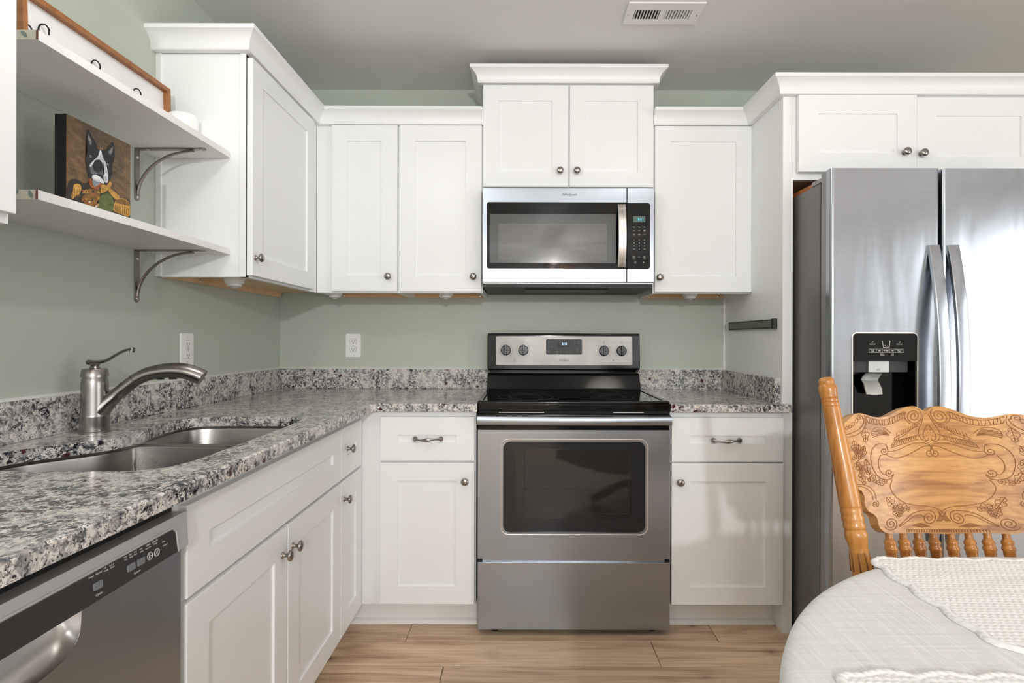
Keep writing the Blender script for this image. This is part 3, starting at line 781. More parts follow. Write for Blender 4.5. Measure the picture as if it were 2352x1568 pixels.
for u, v in ((1162, 804), (1202, 804), (1387, 805), (1427.5, 805)):
    b = MB(); c0 = Of + Rf * fx(u) + Uf * fz(v)
    for a0, a1 in ((130, 235), (305, 410)):
        b.tube([c0 + Nf * 0.0022 + (Rf * math.cos(math.radians(a)) + Uf * math.sin(math.radians(a))) * 0.0330 for a in range(a0, a1 + 1, 5)], 0.00045, 4)
    b.tube([c0 + Nf * 0.0022 + Uf * 0.0445 + (Rf * math.cos(k * PI / 5) + Uf * math.sin(k * PI / 5)) * 0.0036 for k in range(10)], 0.0003, 4, closed=True)
    b.text([('OFF', fx(u), fz(v) + 0.036, 0.0042), ('Lo', fx(u) - 0.022, fz(v) + 0.029, 0.0035), ('Hi', fx(u) + 0.022, fz(v) + 0.029, 0.0035)], Of + Nf * 0.002, Rf, Uf)
    b.build('knob_marking', 'ink', bg_)
b = MB(); b.text([('Whirlpool', fx(1295.5), fz(826.5), 0.0125)], Of + Nf * 0.002, Rf, Uf)
b.tube([Of + Nf * 0.0022 + Rf * (fx(1295.5) + 0.006 + 0.011 * math.cos(math.radians(a)) - 0.004 * math.sin(math.radians(a))) + Uf * (fz(826.5) + 0.0088 * math.sin(math.radians(a)) + 0.004 * math.cos(math.radians(a))) for a in range(40, 330, 10)], 0.00035, 4)
b.build('brand_lettering', 'ink', bg_)
for (u, v), w_ in (((1182.5, 825.5), 'SURFACE ON'), ((1408, 826.5), 'HOT SURFACE')):
    b = MB(); b.lathe([(0.0024, 0), (0.0018, 0.0012), (0, 0.0014)], Of + Rf * fx(u) + Uf * fz(v) + Nf * 0.0018, Nf, 12)
    b.text([(w_, fx(u), fz(v + 4.5), 0.003)], Of + Nf * 0.002, Rf, Uf); b.build('indicator_light', 'ink', bg_)
K_ = (('left_key_labels', [('Bake', 1260, 785, 0.0042), ('Broil', 1269, 785, 0.0042), ('Self', 1260, 794.2, 0.0035), ('Clean', 1260, 796.4, 0.0035), ('Keep', 1269, 794.2, 0.0035), ('Warm', 1269, 796.4, 0.0035), ('Delay', 1260, 805.3, 0.0035), ('Start', 1260, 807.5, 0.0035)]),
      ('timer_key_labels', [('Cook', 1280, 806.4, 0.0035), ('Time', 1280, 808.6, 0.0035), ('Start', 1287.5, 806.4, 0.0035), ('Time', 1287.5, 808.6, 0.0035), ('Clock', 1295.3, 807.5, 0.0038), ('Timer', 1303, 806.4, 0.0035), ('Set/Off', 1303, 808.6, 0.0032), ('Oven', 1310.5, 806.4, 0.0035), ('Light', 1310.5, 808.6, 0.0035)]),
      ('start_key_labels', [('Start', 1319, 783.5, 0.0045), ('Cancel', 1329, 783.5, 0.0045)]), ('temperature_key_label', [('Temp/Time', 1326, 802.8, 0.0036)]))
for nm_, its_ in K_:
    b = MB(); b.text([(w_, fx(u), fz(v), sz) for w_, u, v, sz in its_], Of + Nf * 0.0036, Rf, Uf); b.build(nm_, 'print_grey', bg_)
b = MB()
for u, v, up in ((1326, 798.8, 1), (1326, 807.2, -1)):
    c0 = Of + Nf * 0.0040 + Rf * fx(u) + Uf * fz(v); b.f([b.v(c0 + Rf * x_ * 0.0025 + Uf * up * y_ * 0.0025) for x_, y_ in ((-1, -0.8), (1, -0.8), (0, 0.9))])
c0 = Of + Nf * 0.0040 + Rf * fx(1320) + Uf * fz(788.3); b.f([b.v(c0 + Rf * x_ * 0.0026 + Uf * y_ * 0.0026) for x_, y_ in ((-0.7, -1), (1, 0), (-0.7, 1))])
c0 = Of + Nf * 0.0040 + Rf * fx(1329) + Uf * fz(788.3); b.tube([c0 + (Rf * math.cos(k * PI / 8) + Uf * math.sin(k * PI / 8)) * 0.0033 for k in range(16)], 0.0004, 4, closed=True)
b.build('clock_panel_symbols', 'print_grey', bg_)
for u, v, rot in ((1162, 804, 0.0), (1202, 804, 0.02), (1387, 805, -0.10), (1427.5, 805, -0.06)):
    c0 = Of + Rf * fx(u) + Uf * fz(v)
    k = MB(); k.lathe([(0.0255, 0.0015), (0.0255, 0.004), (0.0235, 0.006), (0.0228, 0.015), (0.0215, 0.0165), (0, 0.0165)], c0, Nf, 32)
    r1 = Rf * math.cos(rot) + Uf * math.sin(rot); u1 = Uf * math.cos(rot) - Rf * math.sin(rot)
    k.prism([c0 + Nf * 0.012 + r1 * x_ + u1 * z_ for x_, z_ in ((-0.0045, -0.0215), (0.0045, -0.0215), (0.0058, 0.020), (0.0035, 0.0262), (-0.0035, 0.0262), (-0.0058, 0.020))], Nf * 0.0165, 0.0022, 2)
    k.build('control_knob', 'black_knob', bg_, angle=30)
# oven door
DY = -0.640
def dx(u): return X(u, DY, 1130)
def dz(v): return Z(v, DY, 1318)
b = MB()
outer = [(SX0 + 0.0015, dz(1283)), (SX1 - 0.0015, dz(1283)), (SX1 - 0.0015, dz(987.5)), (SX0 + 0.0015, dz(987.5))]
hole_d = rrect(dx(1155.5), dx(1482), dz(1223), dz(1014), 0.028, 8)
b.holed(outer, hole_d, DY, DY + 0.035, 'xz'); b.box(SX0 + 0.01, SX1 - 0.01, DY + 0.02, DY + 0.036, dz(1280), dz(990))
od = b.build('oven_door', 'steel', t)
b = MB(); ho = rrect(dx(1149), dx(1489), dz(1229.5), dz(1008), 0.033, 8); hi = rrect(dx(1155.5), dx(1482), dz(1223), dz(1014), 0.028, 8)
m1 = [b.v((p[0], DY - 0.0006, p[1])) for p in ho]; m2 = [b.v((p[0], DY - 0.0012, p[1])) for p in off_poly(ho, -0.003)]; m3 = [b.v((p[0], DY + 0.006, p[1])) for p in hi]
for a_, c_ in ((m1, m2), (m2, m3)):
    for i in range(len(a_)): b.f([a_[i], a_[(i + 1) % len(a_)], c_[(i + 1) % len(a_)], c_[i]])
b.build('window_bezel', 'steel_light', od, angle=70)
b = MB(); b.plate(rrect(dx(1154), dx(1484), dz(1224.5), dz(1012), 0.028, 8), DY + 0.005, DY + 0.012); b.build('window_glass', 'oven_glass', od)
b = MB(); b.box(dx(1185.5), dx(1450), DY + 0.0035, DY + 0.0048, dz(1191), dz(1032)); b.build('window_view', 'oven_inner', od)
b = MB()
for a_, c_ in (((dx(1185.5), dz(1180)), (dx(1450), dz(1180))), ((dx(1187), dz(1122)), (dx(1445), dz(1122)))): b.tube([(a_[0], DY + 0.0034, a_[1]), (c_[0], DY + 0.0034, c_[1])], 0.0006, 4)
for u in (1204, 1446): b.tube([(dx(u), DY + 0.0034, dz(1188)), (dx(u), DY + 0.0034, dz(1034))], 0.0008, 4)
b.build('rack_line', 'panel_grey', od)
b = MB(); b.box(SX0 + 0.003, SX1 - 0.003, DY + 0.004, DY + 0.03, dz(987), dz(978), 0.001); b.box(SX0 + 0.001, SX1 - 0.001, DY - 0.004, DY + 0.03, dz(958), dz(951.5), 0.002); b.build('door_top_trim', 'black_enamel', od)
b = MB()
hp = [(-0.012, 0), (-0.024, 0.002), (-0.0285, 0.010), (-0.0285, 0.026), (-0.024, 0.034), (-0.012, 0.0365), (0.004, 0.0365), (0.004, 0)]
HZ = Z(977.5, DY - 0.028)
xs = [SX0 + 0.0005 + (SX1 - SX0 - 0.001) * k / 16 for k in range(17)]
rings = []
for k, x_ in enumerate(xs):
    bow = 0.007 * (1 - ((k - 8) / 8) ** 2)
    rings.append([b.v((x_, DY + p[0] - (bow if p[0] < 0 else 0), HZ + p[1])) for p in hp])
for a_, c_ in zip(rings, rings[1:]):
    for i in range(len(hp)): b.f([a_[i], a_[(i + 1) % len(hp)], c_[(i + 1) % len(hp)], c_[i]])
b.f(rings[0][::-1]); b.f(rings[-1]); b.build('handle', 'steel', od)
b = MB(); b.box(SX0 + 0.0015, SX1 - 0.001, DY - 0.004, DY + 0.04, 0.0265, dz(1290.5), 0.003); b.box(SX0 + 0.02, SX1 - 0.02, DY + 0.006, DY + 0.04, dz(1291), dz(1284)); b.build('storage_drawer', 'steel', t)
b = MB(); b.box(SX0 + 0.004, SX1 - 0.004, DY + 0.012, DY + 0.045, dz(1293), dz(1281)); b.build('drawer_gap', 'dark', t)

# ------------------------------------------------------------------ microwave over the stove
MY = -0.386
def mx(u): return X(u, MY, 540)
def mz(v): return Z(v, MY, 1305)
MX0, MX1, MZ0, MZ1 = mx(1108), mx(1502.5), mz(648), mz(431.5)
t = thing('microwave_oven', ((MX0 + MX1) / 2, -0.2, MZ0), 'stainless over-the-range microwave with black window and keypad under the raised cabinet', 'microwave')
b = MB(); b.box(MX0 + 0.003, MX1 - 0.003, MY + 0.03, -0.004, MZ0 - 0.006, 1.8355); b.build('case', 'black_matte', t)
b = MB()                                           # sloping black underside with grilles
b.prism([(MX0 + 0.004, p[0], p[1]) for p in [(MY + 0.012, MZ0 - 0.006), (MY + 0.012, MZ0 - 0.021), (-0.03, MZ0 - 0.026), (-0.03, MZ0 - 0.006)]], (MX1 - MX0 - 0.008, 0, 0), 0.002)
vb = b.build('vent_base', 'black_matte', t)
b = MB(); b.box(MX0 + 0.19, MX1 - 0.19, -0.30, -0.08, MZ0 - 0.0262, MZ0 - 0.024); b.build('grease_filter', 'panel_grey', vb)
b = MB(); b.box(MX0 + 0.004, MX1 - 0.006, MY + 0.006, MY + 0.02, MZ0 - 0.0045, MZ0 - 0.002); b.build('lower_lip', 'steel_light', vb)
xs_ = mx(1439.5)
b = MB(); b.plate([(MX0, MZ0), (xs_, MZ0), (xs_, MZ1), (MX0, MZ1)], MY, MY + 0.032, 0.003); dr = b.build('door', 'steel', t)
b = MB(); b.plate([(xs_ + 0.002, MZ0), (MX1, MZ0), (MX1, MZ1), (xs_ + 0.002, MZ1)], MY, MY + 0.032, 0.003); cp = b.build('control_panel', 'steel', t)
def half_rr(x0, x1, z0, z1, r, left):
    p = rrect(x0, x1, z0, z1, r, 5)
    return [(q[0], q[1]) for q in ([(x1, z1)] + [a for a in p if a[0] <= (x0 + x1) / 2] + [(x1, z0)] if left else [(x0, z0)] + [a for a in p[18:] if a[0] > (x0 + x1) / 2] + [a for a in p[:6] if a[0] > (x0 + x1) / 2] + [(x0, z1)])]
b = MB(); b.plate(half_rr(mx(1118), xs_ - 0.0008, mz(617), mz(464.5), 0.010, True), MY - 0.0015, MY + 0.004, 0.0004); wg = b.build('window_glass', 'black_gloss', dr)
b = MB(); b.plate(rrect(mx(1124.8), mx(1415), mz(604), mz(492), 0.004), MY - 0.0022, MY - 0.0012); b.build('window_frame', 'mw_bevel', dr)
b = MB(); b.plate(rrect(mx(1145), mx(1394), mz(598), mz(513.5), 0.003), MY - 0.0028, MY - 0.0018); b.build('window_screen', 'mw_grey', dr)
b = MB(); b.text([('Whirlpool', mx(1307.5), mz(447), 0.0155)], (0, MY - 0.0006, 0), (1, 0, 0), (0, 0, 1)); b.build('brand_lettering', 'ink', dr)
b = MB()
hx = X(1428, MY - 0.02); pts = []
for k in range(21):
    q = -1 + k / 10; bow = 0.012 + 0.030 * (1 - q * q)
    pts.append((hx, MY - bow, mz(542) + q * (mz(470) - mz(614)) / 2))
for w0, w1, dep in ((-0.017, 0.017, 0.012),):
    rg = [[b.v((p[0] + w0, p[1] + dep, p[2])), b.v((p[0] + w0, p[1] + 0.002, p[2])), b.v((p[0] + w0 + 0.003, p[1], p[2])), b.v((p[0] + w1 - 0.003, p[1], p[2])), b.v((p[0] + w1, p[1] + 0.002, p[2])), b.v((p[0] + w1, p[1] + dep, p[2]))] for p in pts]
    for a_, c_ in zip(rg, rg[1:]):
        for i in range(6): b.f([a_[i], a_[(i + 1) % 6], c_[(i + 1) % 6], c_[i]])
    b.f(rg[0][::-1]); b.f(rg[-1])
for q in (pts[0], pts[-1]):
    s_ = 1 if q is pts[0] else -1; b.box(hx - 0.014, hx + 0.014, MY - 0.012, MY + 0.001, q[2] + min(0, 0) + (0 if s_ > 0 else -0.012), q[2] + (0.012 if s_ > 0 else 0))
b.build('handle', 'steel_light', dr)
b = MB(); b.plate(half_rr(xs_ + 0.0026, mx(1493), mz(617), mz(466), 0.010, False), MY - 0.0015, MY + 0.004, 0.0004); kp = b.build('keypad', 'black_gloss', cp)
b = MB(); b.box(mx(1454), mx(1482), MY - 0.0022, MY - 0.0012, mz(510), mz(496.2)); b.build('clock_screen', 'lcd', cp)
Om, Rm, Um = (0, MY - 0.0018, 0), (1, 0, 0), (0, 0, 1)
b = MB(); b.text([('3:11', mx(1471), mz(503.8), 0.0155)], (0, MY - 0.0024, 0), Rm, Um); b.build('clock_digits', 'lcd_cyan', cp)
b = MB()
cols = (1456, 1468, 1480)
its = []
for r_, row in enumerate((('Popcorn', 'Potato', 'Pizza'), ('Cook', 'Reheat', 'Soften/|Melt'), ('Cook|Time', 'Cook|Power', 'Defrost'))):
    for c_, w in enumerate(row):
        v = (521.3, 529.6, 538.4)[r_]
        ps = w.split('|')
        for i, q in enumerate(ps): its.append((q, mx(cols[c_]), mz(v + (i - (len(ps) - 1) / 2) * 2.0), 0.0037, 'CENTER', 0.00008))
b.text(its, Om, Rm, Um); b.build('preset_key_labels', 'print_white', cp)
b = MB(); its = []
for r_, row in enumerate((('1', '2', '3'), ('4', '5', '6'), ('7', '8', '9'), ('Timer', '0', 'Clock'))):
    for c_, w in enumerate(row): its.append((w, mx(cols[c_]), mz((550.8, 557.6, 564.8, 571.8)[r_]), 0.0066 if len(w) == 1 else 0.0037, 'CENTER', 0.0001))
b.text(its, Om, Rm, Um); b.build('number_key_labels', 'print_white', cp)
b = MB(); its = [('+30 Sec', mx(1468), mz(590.2), 0.0042), ('START', mx(1456), mz(594.3), 0.0032), ('CANCEL', mx(1480), mz(594.3), 0.0032)]
b.text(its, Om, Rm, Um); b.build('start_key_labels', 'print_white', cp)
for u in (1456, 1480):
    b = MB()
    x_, z_ = mx(u), mz(590.2)
    q = [(x_ - 0.006, z_ - 0.0033), (x_ + 0.006, z_ - 0.0033), (x_ + 0.006, z_ + 0.0033), (x_ - 0.006, z_ + 0.0033)]
    b.tube([(p[0], MY - 0.0021, p[1]) for p in q], 0.0005, 4, closed=True)
    b.f([b.v((x_ + d_[0] * 0.002, MY - 0.0021, z_ + d_[1] * 0.002)) for d_ in ((-0.8, -1), (1, 0), (-0.8, 1))]); b.build('key_symbol', 'print_white', cp)
b = MB(); b.tube([(mx(1459) + 0.0035 * math.cos(k * PI / 6), MY - 0.0021, mz(602.5) + 0.0035 * math.sin(k * PI / 6)) for k in range(12)], 0.0005, 4, closed=True); b.build('key_symbol', 'print_white', cp)
b = MB(); b.f([b.v((mx(1477.5) + p[0] * 0.004, MY - 0.0021, mz(602.5) + p[1] * 0.004)) for p in ((-1, 0.2), (1, 0.9), (0.3, -0.9), (0, 0))])
b.build('key_symbol', 'print_white', cp)
b = MB()
for v in (546.5, 576):
    b = MB(); b.tube([(mx(1450.5), MY - 0.0019, mz(v)), (mx(1485.5), MY - 0.0019, mz(v))], 0.0003, 4); b.build('divider_line', 'panel_grey', cp)

# ------------------------------------------------------------------ refrigerator
RY, BY = -0.860, -0.782                           # door fronts, case front
def rx(u): return X(u, RY)
def rz(v): return Z(v, RY, 2100)
RX0, RXM0, RXM1 = rx(1908), rx(2157.5), rx(2165.5)
RX1 = RX0 + 0.906
ZT = rz(386)
t = thing('refrigerator', ((RX0 + RX1) / 2, -0.45, 0), 'stainless side-by-side refrigerator with ice dispenser behind the oak chair', 'refrigerator')
b = MB(); b.box(RX0 + 0.006, RX1 - 0.006, BY, -0.06, 0.03, 1.738, 0.004); b.box(RX0 + 0.02, RX1 - 0.02, BY + 0.01, -0.08, 0, 0.03); b.build('case', 'fridge_side', t)
for hx_ in (RX0 + 0.035, RX1 - 0.035):
    b = MB(); b.box(hx_ - 0.03, hx_ + 0.03, RY + 0.02, BY + 0.06, 1.7385, 1.756, 0.004); b.build('hinge_cover', 'fridge_edge', t)
b = MB(); b.box(RX0 + 0.03, RX1 - 0.03, BY - 0.012, BY, 0.02, 0.095); b.build('kick_grille', 'black_matte', t)
def fridge_door(name, x0, x1, hole=None):
    m = MB()
    prof = []
    r = 0.010
    # front skin with rounded vertical edges
    zs = (0.10, ZT)
    if hole:
        outer = [(x0 + r, zs[0]), (x1 - r, zs[0]), (x1 - r, zs[1]), (x0 + r, zs[1])]
        m.holed(outer, hole, RY, RY + 0.004, 'xz')
    else: m.box(x0 + r, x1 - r, RY, RY + 0.004, zs[0], zs[1])
    for sx, c_ in ((x0, 1), (x1, -1)):
        pl = [(sx + c_ * r, RY)] + [(sx + c_ * (r - r * math.sin(a * PI / 12)), RY + r - r * math.cos(a * PI / 12)) for a in range(1, 7)] + [(sx, RY + 0.03), (sx + c_ * 0.004, RY + 0.03), (sx + c_ * r, RY + 0.012)]
        m.prism([(p[0], p[1], zs[0]) for p in pl], (0, 0, zs[1] - zs[0]))
    d = m.build(name, 'steel_fridge', t, angle=50)
    m = MB()
    if hole: m.holed([(x0 + 0.003, zs[0] + 0.002), (x1 - 0.003, zs[0] + 0.002), (x1 - 0.003, zs[1] - 0.002), (x0 + 0.003, zs[1] - 0.002)], hole, RY + 0.03, BY - 0.012, 'xz')
    else: m.box(x0 + 0.003, x1 - 0.003, RY + 0.03, BY - 0.012, zs[0] + 0.002, zs[1] - 0.002)
    m.box(x0 + 0.003, x1 - 0.003, RY + 0.004, RY + 0.03, zs[1] - 0.004, zs[1] - 0.001); m.box(x0 + 0.003, x1 - 0.003, RY + 0.004, RY + 0.03, zs[0] + 0.001, zs[0] + 0.004)
    m.build('door_liner', 'fridge_edge', d)
    return d
DH = rrect(rx(1958), rx(2106), 0.80, rz(765), 0.014, 6)
fd = fridge_door('freezer_door', RX0, RXM0, DH)
rd = fridge_door('refrigerator_door', RXM1, RX1)
b = MB(); b.box(RX0 + 0.02, RX1 - 0.02, BY - 0.012, BY, 0.11, ZT - 0.05); b.build('door_gasket', 'dark', t)
def handle(xc, par):
    m = MB(); pts = []
    zt, zb = rz(563), 0.46
    for k in range(41):
        q = -1 + k / 20
        pts.append((xc, RY - 0.008 - 0.050 * (1 - abs(q) ** 2.4), (zt + zb) / 2 + q * (zt - zb) / 2))
    w = 0.0195
    rg = []
    for i, p in enumerate(pts):
        rg.append([m.v((p[0] - w, p[1] + 0.014, p[2])), m.v((p[0] - w, p[1] + 0.003, p[2])), m.v((p[0] - w + 0.004, p[1], p[2])), m.v((p[0] + w - 0.004, p[1], p[2])), m.v((p[0] + w, p[1] + 0.003, p[2])), m.v((p[0] + w, p[1] + 0.014, p[2]))])
    for a_, c_ in zip(rg, rg[1:]):
        for i in range(6): m.f([a_[i], a_[(i + 1) % 6], c_[(i + 1) % 6], c_[i]])
    m.f(rg[0][::-1]); m.f(rg[-1])
    m.build('handle', 'steel_fridge', par)
handle((rx(2130.5) + rx(2157)) / 2 - 0.001, fd)
handle((rx(2172.5) + rx(2201)) / 2, rd)
# ice and water dispenser
b = MB(); ho = off_poly(DH, 0.004)
m1 = [b.v((p[0], RY - 0.002, p[1])) for p in ho]; m2 = [b.v((p[0], RY - 0.002, p[1])) for p in off_poly(DH, -0.001)]; m0 = [b.v((p[0], RY + 0.003, p[1])) for p in ho]; m3 = [b.v((p[0], RY + 0.02, p[1])) for p in off_poly(DH, -0.001)]
for a_, c_ in ((m0, m1), (m1, m2), (m2, m3)):
    for i in range(len(a_)): b.f([a_[i], a_[(i + 1) % len(a_)], c_[(i + 1) % len(a_)], c_[i]])
b.build('dispenser_trim', 'steel_light', fd)
cx0, cx1 = rx(1959), rx(2105.5)
b = MB()                                           # deep black recess
q0, q1, q2 = 0.805, rz(767), RY + 0.062
for r_ in ((cx0, cx1, q2, q2 + 0.003, q0, q1), (cx0, cx0 + 0.003, RY + 0.004, q2, q0, q1), (cx1 - 0.003, cx1, RY + 0.004, q2, q0, q1), (cx0, cx1, RY + 0.004, q2, 0.801, 0.806), (cx0, cx1, RY + 0.004, q2, q1 - 0.003, q1)): b.box(*r_)
b.build('dispenser_recess', 'black_gloss', fd)
top = [p for p in rrect(cx0 - 0.0006, cx1 + 0.0004, 0.8, rz(765.6), 0.0135, 6) if p[1] > 1.0]
b = MB(); b.plate(top + [(cx0 - 0.0006, rz(828.5)), (cx1 + 0.0004, rz(828.5))], RY - 0.003, RY + 0.012, 0.0008); b.build('dispenser_panel', 'black_gloss', fd)
b = MB(); b.box(cx0 + 0.001, cx1 - 0.02, RY + 0.016, RY + 0.06, rz(855), rz(828)); b.build('dispenser_shroud', 'panel_grey', fd)
b = MB(); b.box(rx(2000), rx(2047), RY + 0.010, RY + 0.055, rz(855.5), rz(828.4), 0.002); b.build('ice_chute', 'silver', fd)
b = MB()                                           # curved paddle
def pp(u, v, Y): a_ = at(u, v, Y); return (a_[0], Y, a_[1])
rows_ = [((1990, 2027), 856, RY + 0.045), ((1982, 2020), 866, RY + 0.022), ((1979, 2016), 872.5, RY + 0.012), ((1984, 2020), 880, RY + 0.024), ((1987, 2026), 893, RY + 0.034), ((1990.5, 2027), 905.5, RY + 0.036)]
g1 = [[b.v(pp(u0 + (u1 - u0) * k / 6, v + (1.2 if k in (2, 3, 4) else 0), y_)) for k in range(7)] for (u0, u1), v, y_ in rows_]
g2 = [[b.v(Vector(pp(u0 + (u1 - u0) * k / 6, v, y_)) + Vector((0, 0.006, 0))) for k in range(7)] for (u0, u1), v, y_ in rows_]
for g_ in (g1, g2):
    for a_, c_ in zip(g_, g_[1:]):
        for k in range(6): b.f([a_[k], a_[k + 1], c_[k + 1], c_[k]])
for k in range(6): b.f([g1[0][k], g1[0][k + 1], g2[0][k + 1], g2[0][k]]); b.f([g1[-1][k], g1[-1][k + 1], g2[-1][k + 1], g2[-1][k]])
for k in range(5):
    for e_ in (0, 6): b.f([g1[k][e_], g1[k + 1][e_], g2[k + 1][e_], g2[k][e_]])
b.build('ice_paddle', 'silver', fd, angle=50)
b = MB()
Od = (0, RY - 0.0034, 0)
its = [('Freezer', rx(2003), rz(803.6), 0.0047), ('Temp', rx(2003), rz(806.6), 0.0047), ('Light', rx(2018.5), rz(805.2), 0.0050), ('Ice Type', rx(2033.5), rz(805.2), 0.0050), ('Lock', rx(2048), rz(805.2), 0.0050), ('Refrigerator', rx(2063.5), rz(803.6), 0.0044), ('Temp', rx(2063.5), rz(806.6), 0.0044), ('Filter Reset', rx(2025), rz(812.4), 0.0034), ('Hold 3 sec', rx(2025), rz(815), 0.0034), ('Hold', rx(2049), rz(812.4), 0.0034), ('3 sec', rx(2049), rz(815), 0.0034)]
b.text([i_ + ('CENTER', 0.0001) for i_ in its], Od, (1, 0, 0), (0, 0, 1))
yd = RY - 0.0037
for u0, u1 in ((1995, 2011.3), (2011.8, 2026), (2026, 2041.3), (2042, 2054), (2054, 2073)):
    b.tube([(rx(u0), yd, rz(801.3)), (rx(u1), yd, rz(801.3)), (rx(u1), yd, rz(809.5)), (rx(u0), yd, rz(809.5))], 0.00045, 4, closed=True)
b.tube([(rx(2024.8), yd, rz(782.5)), (rx(2027.3), yd, rz(797.8)), (rx(2040.6), yd, rz(797.8)), (rx(2042.6), yd, rz(782.5))], 0.0010, 6)
for u0 in (1996, 2058):
    for k in range(6): b.box(rx(u0 + k * 2.4), rx(u0 + k * 2.4) + 0.0007, yd, yd + 0.0004, rz(792), rz(788.8))
    b.tube([(rx(u0 + 5), yd, rz(787)), (rx(u0 + 8.5), yd, rz(784.7))], 0.0009, 4)
for du, dv in ((2030.5, 793), (2033, 795), (2036.5, 793.6)): b.box(rx(du), rx(du) + 0.0022, yd, yd + 0.0004, rz(dv) - 0.001, rz(dv) + 0.001)
b.build('dispenser_print', 'print_white', fd)
b = MB(); b.text([('*', rx(2021.8), rz(849), 0.01)], (0, RY + 0.0096, 0), (1, 0, 0), (0, 0, 1))
b.tube([(rx(2019), RY + 0.0095, rz(847.5)), (rx(2019), RY + 0.0095, rz(851.5)), (rx(2025), RY + 0.0095, rz(851.5)), (rx(2025), RY + 0.0095, rz(847.5))], 0.0004, 4); b.build('chute_print', 'ink', fd)
# things lying on top of the refrigerator, half hidden
b = MB(); b.slab([(2.345, -0.735), (2.362, -0.735), (2.372, -0.40), (2.62, -0.40), (2.62, -0.25), (2.335, -0.25)], 1.7390, 1.7570, 0.003)
tag(b.build('wooden_board', 'orange_wood'), 'orange-brown wooden piece in the dark gap on top of the refrigerator', 'board')
b = MB(); b.box(2.366, 2.40, -0.745, -0.70, 1.739, 1.7625, 0.004); b.tube([(2.383, -0.70, 1.752), (2.40, -0.55, 1.760)], 0.007, 10)
tag(b.build('black_utensil', 'black_matte'), 'small black object beside the wooden piece on top of the refrigerator', 'utensil')

# ------------------------------------------------------------------ dishwasher
WX = 0.628
def wy(u, v, x=WX): return aty(u, v, x)
W0, W1 = -2.345, -1.742
t = thing('dishwasher', (0.33, -2.04, 0.02), 'stainless dishwasher with dark button strip and pocket handle under the granite worktop', 'dishwasher')
b = MB(LEFT); b.box(W0 + 0.006, W1 - 0.006, -0.575, -0.03, 0.02, 0.862); b.build('tub', 'dark', t)
b = MB(LEFT); b.box(W0 + 0.004, W1 - 0.002, -0.60, -0.58, 0.835, 0.872, 0.002); b.build('top_strip', 'black_matte', t)
CB, CT = 0.7835, 0.8465
pocket = [(-2.130, 0.775), (-2.127, 0.742), (-2.112, 0.724), (-2.085, 0.717), (-2.045, 0.715), (-2.005, 0.718), (-1.982, 0.726), (-1.968, 0.742), (-1.964, 0.775)]
pk = [tuple(p) for p in smooth_poly(pocket, 4)]
b = MB(LEFT)
outer = [(W0, 0.105), (W1, 0.105), (W1, CB - 0.002)] + [(pk[-1][0], CB - 0.002)] + pk[::-1] + [(pk[0][0], CB - 0.002), (W0, CB - 0.002)]
b.plate(outer, -0.616, -0.60, 0.001)
dd = b.build('door', 'steel', t)
b = MB(LEFT)
rings = []
cyy = (-2.13 - 1.964) / 2
for k in range(7):
    q = k / 6; y_ = -0.6165 + 0.034 * math.sin(q * PI / 2); s_ = 1 - 0.30 * (1 - math.cos(q * PI / 2)) ; 
    rings.append([b.v((cyy + (p[0] - cyy) * (1 - 0.10 * q * q), y_, CB - 0.002 + (p[1] - CB + 0.002) * (1 - 1.0 * (1 - math.cos(q * PI / 2))))) for p in pk])
for a_, c_ in zip(rings, rings[1:]):
    for i in range(len(a_) - 1): b.f([a_[i], a_[i + 1], c_[i + 1], c_[i]])
b.build('pocket_handle', 'steel_light', dd, angle=80)
b = MB(LEFT)                                       # console: slanted grey housing
pr = [(-0.612, CB - 0.001), (-0.630, CB), (-0.632, CB + 0.002), (-0.6285, CT - 0.004), (-0.6265, CT), (-0.60, CT), (-0.60, CB - 0.001)]
b.prism([(W0, p[0], p[1]) for p in pr], (W1 - 0.003 - W0, 0, 0), 0.001); cs = b.build('console', 'dw_grey', t)
sl = Vector((0, (0.642 - 0.632), CT - 0.006 - CB - 0.004)).normalized()
# inset dark strip on the slanted face; its axes: right = +Y, up = up the slope
Ow = Vector((0.6322, 0, CB + 0.002)); Rw = Vector((0, 1, 0)); Uw = Vector((-(0.632 - 0.6285), 0, CT - 0.006 - CB)).normalized(); Nw = Rw.cross(Uw)
def wq(y_, h, n=0.0): return Ow + Rw * y_ + Uw * h + Nw * n
YE = -1.7785
strip = [(W0 + 0.02, -0.001), (YE, -0.001), (YE - 0.003, 0.034), (YE - 0.010, 0.0415), (W0 + 0.02, 0.0415)]
b = MB(); b.prism([wq(p[0], p[1], 0.0004) for p in strip], Nw * 0.0008); b.build('button_strip', 'dw_panel', cs)
b = MB(); fr_ = [wq(W0 + 0.014, 0.0445, 0.0005), wq(YE - 0.009, 0.0445, 0.0005), wq(YE + 0.000, 0.0365, 0.0005), wq(YE + 0.0035, -0.001, 0.0005)]
b.tube(fr_, 0.0018, 8); b.build('strip_rim', 'dw_grey', cs)
def wp(u, v):                                      # picture point -> (along, up) on the strip
    y_, z_ = aty(u, v, 0.6315)
    return y_, (z_ - CB - 0.002) / Uw.z
its = []
def wt(u, v, s_, size, al='CENTER'): y_, h = wp(u, v); its.append((s_, y_, h, size * 0.62, al, 0.00006))
